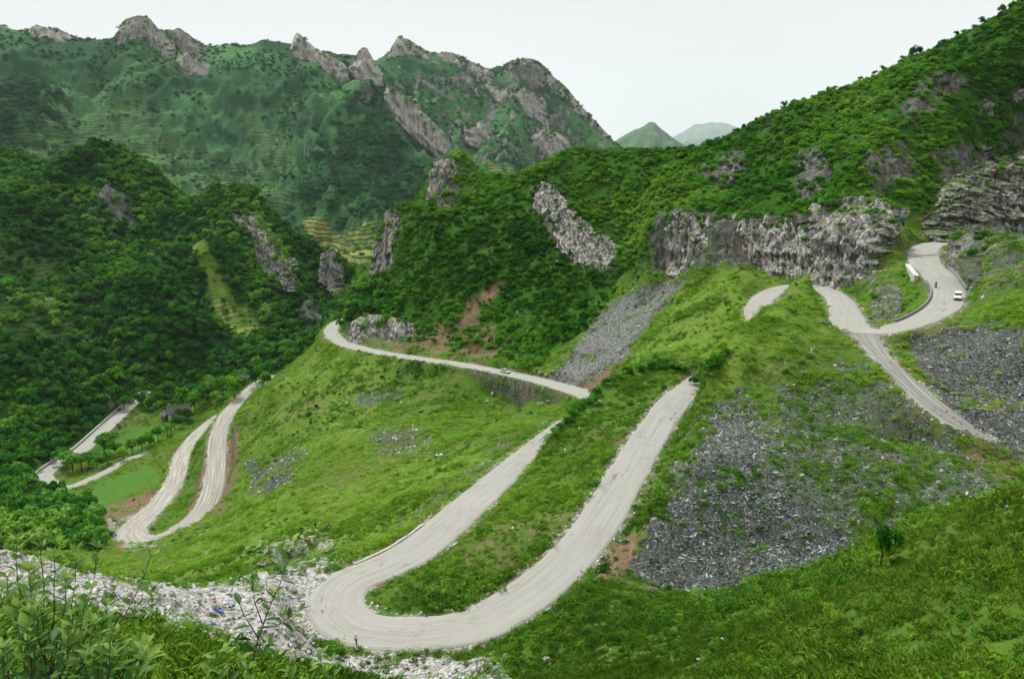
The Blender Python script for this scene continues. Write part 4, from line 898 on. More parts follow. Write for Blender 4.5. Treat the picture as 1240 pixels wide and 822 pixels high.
wall('retaining_wall', 'long grey rubble-stone retaining wall holding up the middle road on the knoll', 'retaining wall', 0, s1, camside(0, s1), .05, .12, lambda u: np.interp(u, [572,590,640,690,712], [1.5,5,8.6,7.5,5]), .7, M_MAS, .05, batter=.14)
sa_ = lambda u, v: (u > 1100) & (u < 1146) & (v > 340) & (v < 398) & (np.arange(len(u)) < 140)
wall('parapet_wall', 'low blue-grey parapet curving round the bushy island at the upper bend', 'parapet', 0, sa_, -camside(0, sa_), .1, .6, .8, .3, M_CONC2, .02)
sb_ = lambda u, v: (u > 1121) & (v > 303) & (v < 350) & (np.arange(len(u)) < 110)
r_, nn_, u_ = road_span(0, sb_); mm_ = len(r_)//2; sd_ = 1 if nn_[mm_][0] > 0 else -1
wall('kerb_wall', 'low grey kerb wall under the rocky bank beside the uppermost road', 'kerb', 0, sb_, sd_, .1, .45, .8, .5, M_CONC2, .03)
sc_ = lambda u, v: (u > 430) & (u < 540) & (v < 695) & (v > 625) & (np.arange(len(u)) > 150)
r_, nn_, u_ = road_span(0, sc_); mm_ = len(r_)//2; sd_ = 1 if nn_[mm_][0] < 0 else -1
wall('kerb_wall', 'pale low kerb along the outer edge of the road left of the big hairpin', 'kerb', 0, sc_, sd_, -.15, .22, .8, .4, M_CONC, .04)
sv_ = lambda u, v: (u < 166) & (v < 580) & (np.arange(len(u)) < np.argmin(u)+1)
r_, nn_, u_ = road_span(2, sv_); mm_ = len(r_)//2; sd_ = 1 if nn_[mm_][0] < 0 else -1
wall('parapet_wall', 'long pale concrete parapet on the outer edge of the valley road at far left', 'parapet', 2, sv_, sd_, .1, 1.3, 1.0, .7, M_CONC, .02)
# thick concrete block wall with a flat top above the island
def free_wall(name, label, cat, a, b, hgt, thick, mat, top_over=.25):
    a = Vector(a); b = Vector(b); d = (b-a); L = d.to_2d().length; t_ = empty(name, (a+b)/2, math.atan2(d.y, d.x)); lab(t_, label, cat); sl = math.atan2(d.z, L)
    bm = bmesh.new(); abox(bm, (0,0,-hgt/2-.13), (L, thick, hgt)); o1 = bmo('wall_body', bm, mat, t_, bevel=.05); o1.rotation_euler.y = -sl
    bm = bmesh.new(); abox(bm, (0,0,0), (L+.2, thick+top_over, .26)); o2 = bmo('coping', bm, m_plain('pale_coping', (.40,.40,.375), .85, .2, .2, 2) if mat is M_CONC else mat, t_, bevel=.04); o2.rotation_euler.y = -sl
    return t_
free_wall('concrete_wall', 'thick pale concrete wall with a flat white top beside the upper road bend', 'concrete wall', Pz(1099,320,-32), Pz(1110,334,-33.5), 2.6, 1.3, M_CONC)
# small culvert wall below it
p_ = ground_at(1133, 349, r0=200)
if p_:
    t_ = empty('guard_post', p_, .5); lab(t_, 'short grey stone guard post standing at the edge of the upper road', 'post')
    bm = bmesh.new(); abox(bm, (0,0,.9), (.55,.55,2.0), (.8,.8)); bmo('shaft', bm, M_CONC2, t_, bevel=.06)
    bm = bmesh.new(); abox(bm, (0,0,1.98), (.6,.6,.2), (.5,.5)); bmo('cap', bm, M_CONC, t_, bevel=.03)

# ------------------------------------------------------------------ houses in the valley
def house(label, loc, rz, L, W, H_, rh, wallm, roofm, sc=1.0):
    t_ = empty('house', loc, rz, sc); lab(t_, label, 'house')
    bm = bmesh.new(); abox(bm, (0,0,H_/2-1), (L, W, H_+2))
    for s in (-1, 1):
        v = [bm.verts.new((s*L/2, -W/2, H_)), bm.verts.new((s*L/2, W/2, H_)), bm.verts.new((s*L/2, 0, H_+rh))]; bm.faces.new(v)
    bmo('wall', bm, wallm, t_)
    bm = bmesh.new(); ov = .9
    for s in (-1, 1):
        e_ = Vector((0, s*(W/2+ov), H_-rh*ov/(W/2))); r_ = Vector((0, 0, H_+rh)); nrm = Vector((0, s*rh, W/2)).normalized()*.18
        vs = [bm.verts.new(q) for x in (-L/2-.8, L/2+.8) for q in ((x, e_.y, e_.z), (x, r_.y, r_.z), (x, r_.y, r_.z+.22), (x, e_.y+nrm.y, e_.z+nrm.z))]
        for f in ((0,1,2,3),(7,6,5,4),(0,4,5,1),(1,5,6,2),(2,6,7,3),(3,7,4,0)): bm.faces.new([vs[i] for i in f])
    bmesh.ops.recalc_face_normals(bm, faces=bm.faces); rf = bmo('roof', bm, roofm, t_)
    bm = bmesh.new(); abox(bm, (0,0,H_+rh+.25), (L+1.6, .4, .3)); bmo('ridge', bm, roofm, rf, bevel=.05)
    for x in (-L*.3, L*.3):
        bm = bmesh.new(); abox(bm, (x, -W/2-.04, H_*.55), (1.5,.1,1.2)); wn_ = bmo('window', bm, M_GLASS, t_)
        bm = bmesh.new(); abox(bm, (x, -W/2-.06, H_*.55-.68), (1.8,.2,.14)); bmo('sill', bm, M_CONC, wn_)
    bm = bmesh.new(); abox(bm, (0, -W/2-.05, 1.1), (1.4,.12,2.2)); bmo('door', bm, M_WOOD, t_)
    return t_
hp = ground_at(216, 505, r0=400)
house('house with a big dark tiled roof and white gable among valley trees', hp, .55, 13, 8.5, 4.6, 3.6, M_PLAST, M_TILE)
hp = ground_at(207, 508, r0=400); house('small dark-roofed outbuilding left of the big valley house', hp+Vector((-3,2,0)), -.9, 7, 5, 3.2, 2.0, M_WOOD, M_TILE)
hp = ground_at(243, 478, r0=450); house('small pale house with a light pinkish roof behind the valley trees', hp, .2, 9, 6, 4.5, 1.6, M_PLAST, M_TILE2)
hp = ground_at(300, 463, r0=500); house('white-walled house with grey roof tucked by the forest edge above the lower road', hp, .4, 11, 7, 4.2, 2.2, M_PLAST, M_TILE)

# ------------------------------------------------------------------ cars
def car(label, loc, rz, L, W, H_, paint, kind='suv', tilt=0.0):
    t_ = empty('parked_car' if 0 else 'car', loc, rz); t_.rotation_euler.x = 0; t_.rotation_euler.y = tilt; lab(t_, label, 'car')
    # body: side outline swept across the width, +x is the front
    if kind == 'suv': pr_ = [(-.50,.20),(-.50,.60),(-.47,.64),(-.20,.66),(.20,.64),(.25,.62),(.47,.54),(.50,.46),(.50,.20)]; cab = [(-.47,.63),(-.44,.97),(-.38,1.0),(.08,1.0),(.14,.96),(.26,.62)]
    else: pr_ = [(-.50,.24),(-.49,.58),(-.45,.64),(-.26,.66),(.20,.63),(.26,.60),(.47,.52),(.50,.42),(.50,.24)]; cab = [(-.32,.64),(-.22,.97),(-.16,1.0),(.02,1.0),(.08,.97),(.24,.62)]
    def sweep(nm, pl, mat, w0, w1, par, bev):
        bm = bmesh.new(); z0 = min(q[1] for q in pl); z1_ = max(q[1] for q in pl)
        rows = []
        for s in (-1, 1):
            rows.append([bm.verts.new((q[0]*L, s*(w0+(w1-w0)*(q[1]-z0)/(z1_-z0))*W/2, q[1]*H_)) for q in pl])
        m_ = len(pl)
        for i in range(m_): bm.faces.new((rows[0][i], rows[0][(i+1)%m_], rows[1][(i+1)%m_], rows[1][i]))
        bm.faces.new(rows[0][::-1]); bm.faces.new(rows[1]); bmesh.ops.recalc_face_normals(bm, faces=bm.faces)
        return bmo(nm, bm, mat, par, bevel=bev)
    body = sweep('body', pr_, paint, 1.0, .97, t_, .05)
    sweep('cabin', cab, M_GLASS, .93, .78, t_, .03)
    bm = bmesh.new(); zs = H_*.99; x0, x1 = (-.43*L, .12*L) if kind == 'suv' else (-.20*L, .07*L); abox(bm, ((x0+x1)/2, 0, zs), (x1-x0, W*.78, .09)); bmo('roof_panel', bm, paint, t_, bevel=.03)
    for x in ((-.42,-.18,.10) if kind == 'suv' else (-.24,-.05,.12)):
        for s in (-1, 1):
            bm = bmesh.new(); abox(bm, (x*L, s*W*.43, H_*.80), (.10,.06,H_*.36), (1,1), (-.0, -s*W*.045)); bmo('pillar', bm, paint, t_)
    R_ = .36 if kind == 'suv' else .31
    for x in (-.31, .31):
        for s in (-1, 1):
            bm = bmesh.new(); cyl(bm, (x*L, s*W*.44, R_), R_, .24, 'Y', 18); wh = bmo('wheel', bm, M_TYRE, t_, bevel=.03)
            bm = bmesh.new(); cyl(bm, (x*L, s*W*.505, R_), R_*.6, .05, 'Y', 12); bmo('rim', bm, M_RIM, wh)
            bm = bmesh.new(); cyl(bm, (x*L, s*W*.47, R_+.03), R_*1.2, .06, 'Y', 18); bmo('wheel_arch', bm, M_BLK, t_)
    for s in (-1, 1):
        bm = bmesh.new(); abox(bm, (L*.492, s*W*.36, H_*.44), (.08,.32,.18)); bmo('headlight', bm, M_LAMP, t_, bevel=.02)
        bm = bmesh.new(); abox(bm, (-L*.497, s*W*.38, H_*.50), (.06,.22,.24)); bmo('tail_light', bm, m_plain('red_lens', (.3,.02,.02), .3), t_, bevel=.02)
    bm = bmesh.new(); abox(bm, (L*.50, 0, H_*.24), (.16, W*.96, .24)); abox(bm, (L*.497, 0, H_*.40), (.08, W*.40, .16)); bmo('bumper', bm, M_BLK, t_, bevel=.02)
    bm = bmesh.new(); abox(bm, (-L*.50, 0, H_*.24), (.14, W*.96, .22)); bmo('bumper', bm, M_BLK, t_, bevel=.02)
    return t_
def on_road(u, v, k=0, lat=0.0, lim=None):
    r = ROADS[k]; uu, vv = in_px(r); i = int(np.argmin((uu-u)**2+(vv-v)**2)); d = r[min(i+2,len(r)-1)]-r[max(i-2,0)]
    nn = Vector((d[1], -d[0])).normalized(); return Vector((r[i,0]+nn.x*lat, r[i,1]+nn.y*lat, r[i,2]+.03)), math.atan2(d[1], d[0]), math.atan2(d[2], math.hypot(d[0], d[1]))
p_, a_, s_ = on_road(1150, 362, lat=0); sg = 1
r_side = 3.0 if Vector((math.sin(a_), -math.cos(a_))).x > 0 else -3.0
p_, a_, s_ = on_road(1150, 362, lat=r_side*.75)
car('white four-wheel-drive car with dark windows driving down the upper road bend', p_, a_, 4.5, 1.9, 1.85, M_WHITE, 'suv', -s_)
p_, a_, s_ = on_road(612, 450, lat=0); 
car('pale green and white car driving along the middle road above the stone wall', p_, a_+math.pi, 4.6, 1.8, 1.5, M_SILVER, 'sedan', s_)

# ------------------------------------------------------------------ people and cattle
def skin_body(name, verts, edges, radii, mat, parent=None, root=0, sub=2):
    me = bpy.data.meshes.new(name); me.from_pydata(verts, edges, []); me.materials.append(mat); o = bpy.data.objects.new(name, me); COL.objects.link(o)
    if parent: o.parent = parent
    m_ = o.modifiers.new('skin', 'SKIN'); m_.use_smooth_shade = True
    for i, r_ in enumerate(radii): me.skin_vertices[0].data[i].radius = (r_, r_) if not isinstance(r_, tuple) else r_
    me.skin_vertices[0].data[root].use_root = True
    s_ = o.modifiers.new('sub', 'SUBSURF'); s_.levels = sub; s_.render_levels = sub
    return o
M_SKIN = m_plain('skin', (.30,.17,.11), .6, .3, .08)
def person(label, loc, rz, top, legs, hat=None, sc=1.0, stride=.22):
    t_ = empty('person', loc, rz, sc); lab(t_, label, 'person')
    st = stride
    V_ = [(0,0,.93),(0,0,1.12),(0,0,1.32),(0,.01,1.44),(0,.02,1.52),(0,.03,1.60),(0,.04,1.68),      # 0-6 pelvis .. head
          (-.09,0,.90),(-.10,st*.55,.50),(-.10,st*.75,.09),(-.10,st*.75+.13,.03),                   # 7-10
          (.09,0,.90),(.10,-st*.25,.50),(.10,-st*1.0,.11),(.10,-st*1.0+.12,.03),                    # 11-14
          (-.18,0,1.40),(-.23,-.06,1.13),(-.22,.06,.90),(-.22,.10,.82),                            # 15-18
          (.18,0,1.40),(.23,.04,1.13),(.22,.17,.93),(.22,.22,.86)]                                  # 19-22
    E_ = [(0,1),(1,2),(2,3),(3,4),(4,5),(5,6),(0,7),(7,8),(8,9),(9,10),(0,11),(11,12),(12,13),(13,14),(3,15),(15,16),(16,17),(17,18),(3,19),(19,20),(20,21),(21,22)]
    Rr = [(.15,.11),(.13,.10),(.16,.11),(.10,.09),(.055,.055),(.08,.09),(.075,.085),(.09,.09),(.06,.06),(.042,.042),(.035,.035),(.09,.09),(.06,.06),(.042,.042),(.035,.035),
          (.055,.055),(.042,.042),(.032,.032),(.03,.03),(.055,.055),(.042,.042),(.032,.032),(.03,.03)]
    skin_body('body', V_, E_, Rr, M_SKIN, t_)
    # clothes follow the body: a jacket and trousers
    j = [0,1,2,3,15,16,17,19,20,21]; mp_ = {q: i for i, q in enumerate(j)}
    skin_body('jacket', [V_[q] if q else (0,0,1.0) for q in j], [(mp_[a],mp_[b]) for a, b in E_ if a in mp_ and b in mp_], [tuple(x+.022 for x in Rr[q]) for q in j], top, t_, mp_[1])
    j = [0,7,8,9,11,12,13]; mp_ = {q: i for i, q in enumerate(j)}
    skin_body('trousers', [V_[q] for q in j], [(mp_[a],mp_[b]) for a, b in E_ if a in mp_ and b in mp_], [tuple(x+.02 for x in Rr[q]) for q in j], legs, t_, 0)
    hm = hat or m_plain('dark_hair', (.02,.016,.013), .7, .2, .1)
    bm = bmesh.new(); bmesh.ops.create_uvsphere(bm, u_segments=16, v_segments=10, radius=.11, matrix=Matrix.Translation((0,.02,1.70)))
    for v in list(bm.verts):
        if v.co.z < 1.66: v.co.z = 1.66+(v.co.z-1.66)*.35
        if hat is not None and v.co.z < 1.68: v.co.x *= 1.35; v.co.y = .02+(v.co.y-.02)*1.35
    bmo('hat' if hat else 'hair', bm, hm, t_, smooth=True)
    bm = bmesh.new(); bmesh.ops.create_uvsphere(bm, u_segments=8, v_segments=6, radius=.018, matrix=Matrix.Translation((0,.135,1.625))); bmo('nose', bm, M_SKIN, t_, smooth=True)
    for s in (-1, 1):
        bm = bmesh.new(); bmesh.ops.create_uvsphere(bm, u_segments=8, v_segments=6, radius=.022, matrix=Matrix.Translation((s*.088,.03,1.63))); bmo('ear', bm, M_SKIN, t_, smooth=True)
        bm = bmesh.new(); abox(bm, (s*.10, (st*.75 if s < 0 else -st)+.05, .045), (.10,.27,.09), (.8,.85)); bmo('shoe', bm, M_BLK, t_, bevel=.02)
    return t_
M_WSH = m_plain('white_cloth', (.72,.72,.70), .9, .1, .08); M_DTR = m_plain('black_cloth', (.018,.018,.022), .9, .1, .1); M_RSH = m_plain('rust_cloth', (.36,.12,.04), .9, .1, .1)
p_ = on_road(431, 770)[0]; gp = ground_at(431, 783, r0=80); p_ = Vector(gp) if gp else p_
person('person in white top and black trousers walking at the edge of the big hairpin', p_+Vector((0,.4,.05)), 2.6, M_WSH, M_DTR, M_WSH)
gp = ground_at(382, 639, r0=120); person('herder in dark clothes standing on the green meadow beside the cattle', gp, .7, M_DTR, M_DTR, None, 1.0, .05)
gp = ground_at(326, 671, r0=120); person('person in a rust-orange top and dark trousers standing at the lower edge of the meadow', gp, 2.2, M_RSH, M_DTR, None, 1.0, .08)
def cow(label, loc, rz, coat, lying=False, sc=.78):
    t_ = empty('cow', loc, rz, sc); lab(t_, label, 'cow', 'cattle grazing on the meadow')
    z = .95 if not lying else .42
    V_ = [(-.75,0,z+.10),(-.35,0,z+.08),(.15,0,z+.06),(.60,0,z+.14),(.92,0,z+.22),(1.15,0,z+.10),(1.38,0,z-.12),
          (-.85,0,z+.16),(-1.0,0,z-.05),(-1.02,0,z-.5)]
    E_ = [(0,1),(1,2),(2,3),(3,4),(4,5),(5,6),(0,7),(7,8),(8,9)]
    Rr = [(.25,.27),(.29,.33),(.30,.34),(.25,.31),(.15,.19),(.11,.13),(.075,.08),(.05,.05),(.025,.025),(.04,.04)]
    for sx_, top_i in ((-.70,0),(.60,3)):
        for s in (-1, 1):
            b_ = len(V_)
            if lying: V_ += [(sx_, s*.26, z-.1),(sx_+.25, s*.36, .12),(sx_-.05, s*.38, .07)]
            elif sx_ < 0: V_ += [(sx_+.12, s*.19, z-.22),(sx_-.10, s*.19, .42),(sx_-.04, s*.19, .04)]
            else: V_ += [(sx_, s*.17, z-.25),(sx_+.03, s*.17, .42),(sx_, s*.17, .04)]
            E_ += [(top_i, b_),(b_, b_+1),(b_+1, b_+2)]; Rr += [(.12,.13),(.055,.06),(.05,.05)]
    skin_body('body', V_, E_, Rr, coat, t_, 1)
    for s in (-1, 1):
        bm = bmesh.new(); tube(bm, [(1.10, s*.08, z+.20),(1.12, s*.20, z+.28),(1.16, s*.22, z+.40)], [.03,.022,.008]); bmo('horn', bm, M_CONC, t_)
        bm = bmesh.new(); abox(bm, (1.04, s*.20, z+.14), (.06,.18,.10), (.6,.6)); bmo('ear', bm, coat, t_)
    return t_
M_C1 = m_plain('brown_hide', (.17,.070,.028), .8, .2, .15); M_C2 = m_plain('red_brown_hide', (.17,.042,.018), .8, .2, .15); M_C3 = m_plain('white_hide', (.55,.54,.50), .8, .2, .1)
gp = ground_at(397, 639, r0=120); cow('light brown cow standing on the meadow just right of the herder', gp, -1.9, M_C1)
gp = ground_at(372, 656, r0=120); cow('red-brown cow lying on the meadow beside a white one', gp, 3.0, M_C2, True)
gp = ground_at(377, 652, r0=120); cow('white cow lying behind the red-brown cow on the meadow', gp, .4, M_C3, True)

# litter on the spoil heap
gp = ground_at(260, 729, r0=70)
bm = bmesh.new(); bmesh.ops.create_icosphere(bm, subdivisions=2, radius=.24)
for v in bm.verts: v.co = v.co*(1+.35*random.random()); v.co.z = max(v.co.z*.7, -.1)
o = bmo('bag', bm, m_plain('red_plastic', (.45,.02,.025), .5, .4, .1)); o.location = gp+Vector((0,0,.12)); lab(o, 'small red plastic bag lying on the pale spoil heap', 'bag')
def sheet(label, u, v, L, W, rz, seed):
    gp = ground_at(u, v, r0=70); g = np.random.default_rng(seed); bm = bmesh.new(); n1_, n2_ = 14, 7; vs = []
    for i in range(n1_):
        for j in range(n2_):
            x = (i/(n1_-1)-.5)*L; y = (j/(n2_-1)-.5)*W; vs.append(bm.verts.new((x+g.normal(0,.03), y+g.normal(0,.03), .28+.16*math.sin(x*4+j)+.12*math.sin(y*7+i*.8)+g.normal(0,.03))))
    for i in range(n1_-1):
        for j in range(n2_-1): bm.faces.new((vs[i*n2_+j], vs[(i+1)*n2_+j], vs[(i+1)*n2_+j+1], vs[i*n2_+j+1]))
    bmesh.ops.solidify(bm, geom=bm.faces[:], thickness=.03)
    o = bmo('plastic_sheet', bm, m_plain('blue_plastic', (.03,.13,.42), .45, .4, .1), smooth=True); o.location = gp; o.rotation_euler = (.1,.1,rz); lab(o, label, 'plastic sheet')
sheet('crumpled blue plastic sheet half buried on the pale spoil heap', 264, 740, 1.7, .7, -.3, 3)
sheet('small blue plastic scrap lying to the right of the larger blue sheet', 280, 737, .9, .35, .9, 4)

# ------------------------------------------------------------------ single boulders
M_BOUL = m_rock('pale_boulder', .0, 0, .8)
def boulder(label, u, v, size, group=None, mat=None, seed=0, sq=(1,.8,.6), r0=60):
    gp = ground_at(u, v, r0=r0)
    if gp is None: return
    g = np.random.default_rng(seed+500); bm = bmesh.new(); bmesh.ops.create_icosphere(bm, subdivisions=3, radius=.5)
    pl = [Vector(g.normal(size=3)).normalized() for _ in range(9)]
    for vv in bm.verts:
        q = vv.co.copy()
        for n_ in pl:
            d_ = q.dot(n_)-.36
            if d_ > 0: q -= n_*d_
        q *= 1+.06*g.normal(); vv.co = Vector((q.x*sq[0]*1.25, q.y*sq[1]*1.25, q.z*sq[2]*1.25))
    o = bmo('boulder', bm, mat or M_BOUL); o.location = gp+Vector((0,0,size*sq[2]*.25)); o.scale = (size,)*3; o.rotation_euler = (0,0,g.random()*6.28); lab(o, label, 'boulder', group)
boulder('largest white boulder at the bottom edge of the photo below the hairpin', 588, 810, 3.0, seed=1, sq=(1,.7,.35))
boulder('second white boulder at the bottom edge, left of the largest', 540, 801, 1.6, seed=2)
boulder('angular pale boulder low on the far side of the dark scree', 1090, 632, 1.5, seed=3)
boulder('pale boulder at the foot of the dark scree', 842, 710, 1.0, seed=4, r0=100)
boulder('pale pinkish boulder on the grassy slope below the dark scree', 663, 800, 1.0, seed=5)
boulder('flat pale slab boulder on the meadow edge above the spoil heap', 322, 682, 3.0, seed=6, sq=(1.2,.6,.3))
boulder('flat cream boulder beside the hairpin at the upper end of the spoil heap', 365, 692, 2.6, seed=7, sq=(1.3,.6,.28))
k_ = 0
for u, v, s in ((300,664,1.1),(352,668,1.2),(283,668,.9),(390,704,1.0),(400,668,.9),(430,660,1.0),(250,668,.8),(700,700,.6),(740,735,.6),(690,770,.7),(720,760,.6),(806,712,.7),(1060,668,.6),(890,712,.6),
                (470,790,.9),(445,803,.8),(500,800,1.1),(515,788,.8),(420,795,.7),(560,790,.7),(610,800,.8),(470,805,1.2),(380,770,.8),(350,757,.7)):
    k_ += 1; boulder('pale boulder lying loose on the grass or rubble round the big hairpin', u, v, s, 'loose pale boulders round the big hairpin', seed=20+k_)
for u, v, s in ((1082,292,1.6),(1086,300,1.2),(1119,274,2.0),(1000,383,1.6),(998,392,1.5),(1003,372,1.3)):
    k_ += 1; boulder('pale boulder lying beside the upper road loops below the cliffs', u, v, s, 'pale boulders beside the upper road loops', seed=20+k_, r0=180)
for u, v, s in ((655,452,2.2),(662,455,1.6),(668,450,1.8),(590,487,1.8),(598,478,2.2),(655,490,2.4),(664,487,1.8),(585,500,1.4),(560,485,1.4)):
    k_ += 1; boulder('pale boulder lying on the slope beside the middle road and its stone wall', u, v, s, 'pale boulders beside the middle road', seed=20+k_, r0=200)

# ------------------------------------------------------------------ single trees
def tree_proto(kind, seed):
    g = np.random.default_rng(seed)
    if kind == 'round': cr_ = leaf_cloud('crown', 900, .07, .5, .9, 9, seed, M_TREE, .5, base=.22)
    elif kind == 'light': cr_ = leaf_cloud('crown', 700, .075, .45, .9, 8, seed, M_SHRUB, .5, base=.22)
    else: cr_ = leaf_cloud('crown', 420, .07, .42, .42, 6, seed, M_TREE, .7, base=.50, solid=.2)
    bm = bmesh.new(); hgt = .75; tube(bm, [(0,0,-.1),(.01,.0,.2),(.0,.015,.45),(.02,.0,hgt)], [.035,.028,.02,.008], 7)
    for q in range(6):
        a = q*2.4+g.random(); z = .30+.07*q; tube(bm, [(0,0,z),(.13*math.cos(a),.13*math.sin(a),z+.09),(.27*math.cos(a),.27*math.sin(a),z+.20)], [.014,.009,.003], 5)
    me = bpy.data.meshes.new('trunk'); bm.to_mesh(me); bm.free(); me.materials.append(M_BARK); return me, cr_
TP = {k: [tree_proto(k, 400+7*i+len(k)) for i in range(3)] for k in ('round', 'light', 'pine')}
def put_tree(name, kind, p, size, label, cat='tree', group=None, i=0, wide=1.0):
    t_ = empty(name, p, random.random()*6.28); t_.scale = (size*wide, size*wide, size); lab(t_, label, cat, group)
    tr_, cr_ = TP[kind][i % 3]
    for nm, me in (('trunk', tr_), ('crown', cr_)):
        o = bpy.data.objects.new(nm, me); COL.objects.link(o); o.parent = t_
i_ = 0
for u, v, s, kd in ((150,497,9,'round'),(163,480,11,'light'),(173,492,9,'round'),(181,498,8,'round'),(190,490,8,'round'),(196,500,7,'light'),(204,478,9,'round'),(222,490,11,'light'),(236,500,13,'light'),(244,492,12,'light'),
                    (228,512,8,'light'),(250,482,10,'round'),(257,475,11,'light'),(262,490,8,'light'),(270,480,12,'light'),(278,472,10,'light'),(287,474,9,'light'),(294,470,8,'round'),(268,494,7,'light'),(284,482,8,'light'),
                    (212,520,8,'light'),(203,528,8,'light'),(192,534,8,'light'),(182,540,8,'light'),(172,546,8,'light'),(160,550,8,'light'),(150,556,7,'light'),(140,552,7,'round'),(130,563,7,'light'),(118,568,7,'light'),
                    (127,553,13,'round'),(88,570,10,'round'),(99,572,11,'pine'),(80,562,9,'round'),(108,566,8,'light'),(220,508,7,'round'),(184,478,7,'round'),(141,470,13,'light'),(128,450,14,'light'),(240,470,9,'round'),(310,466,8,'round'),(318,470,7,'light')):
    gp = ground_at(u, v, r0=380); i_ += 1
    if gp is None: continue
    if (u, v) == (127, 553): lb, gr_ = 'big round dark-green tree on the grass strip inside the valley road bend', None
    elif (u, v) == (99, 572): lb, gr_ = 'pointed dark tree beside the valley road at its tight bend', None
    elif (u, v) == (236, 500): lb, gr_ = 'tall round pale-green tree right behind the house with the dark tiled roof', None
    elif v >= 518: lb, gr_ = 'leafy tree in the row between the valley road and the lower fields', 'trees in the row beside the valley road'
    else: lb, gr_ = 'leafy tree in the valley grove around the houses', 'trees around the valley houses'
    put_tree('broadleaf_tree', kd, gp-Vector((0,0,.3)), s, lb, 'tree', gr_, i_, 1.05)
# skyline trees of the right ridge
for q, (u, v, s, kd) in enumerate(((951,126,5,'round'),(960,128,5,'pine'),(972,123,4,'pine'),(990,121,4,'pine'),(1003,118,4,'round'),(1040,108,5.5,'pine'),(1058,101,6,'pine'),(1068,96,6.5,'pine'),(1093,90,6,'pine'),(1103,86,8,'round'),(1112,82,6,'round'),
                                   (1140,64,5,'pine'),(1158,54,6,'pine'),(1166,48,4,'round'),(1188,36,5,'round'),(1198,30,4,'pine'),(1214,20,6,'round'),(1225,10,5,'round'),(930,138,4,'round'),(915,148,4,'round'))):
    # stand it on the crest: the highest ground along that bearing
    d_ = np.array(P(u, v, 1.0)); rr = np.linspace(330, 520, 400); h_ = math.hypot(d_[0], d_[1]); zz = height(d_[0]*rr/h_, d_[1]*rr/h_); m_ = int(np.argmax(zz/rr)); p = Vector((d_[0]*rr[m_]/h_, d_[1]*rr[m_]/h_, zz[m_]-.4))
    if u == 1068: lb, gr_ = 'flat-topped little tree, right one of the pair on the skyline of the right ridge', None
    elif u == 1058: lb, gr_ = 'flat-topped little tree, left one of the pair on the skyline of the right ridge', None
    else: lb, gr_ = 'small tree standing against the sky on the crest of the right-hand ridge', 'small trees along the skyline of the right ridge'
    put_tree('ridge_tree', kd, p, s*.85, lb, 'tree', gr_, q, .75)
gp = ground_at(1066, 690, r0=50)
put_tree('young_tree', 'light', gp, 3.6, 'slim young tree standing alone on the crest of the grassy foreground slope', 'young tree', None, 1, .7)

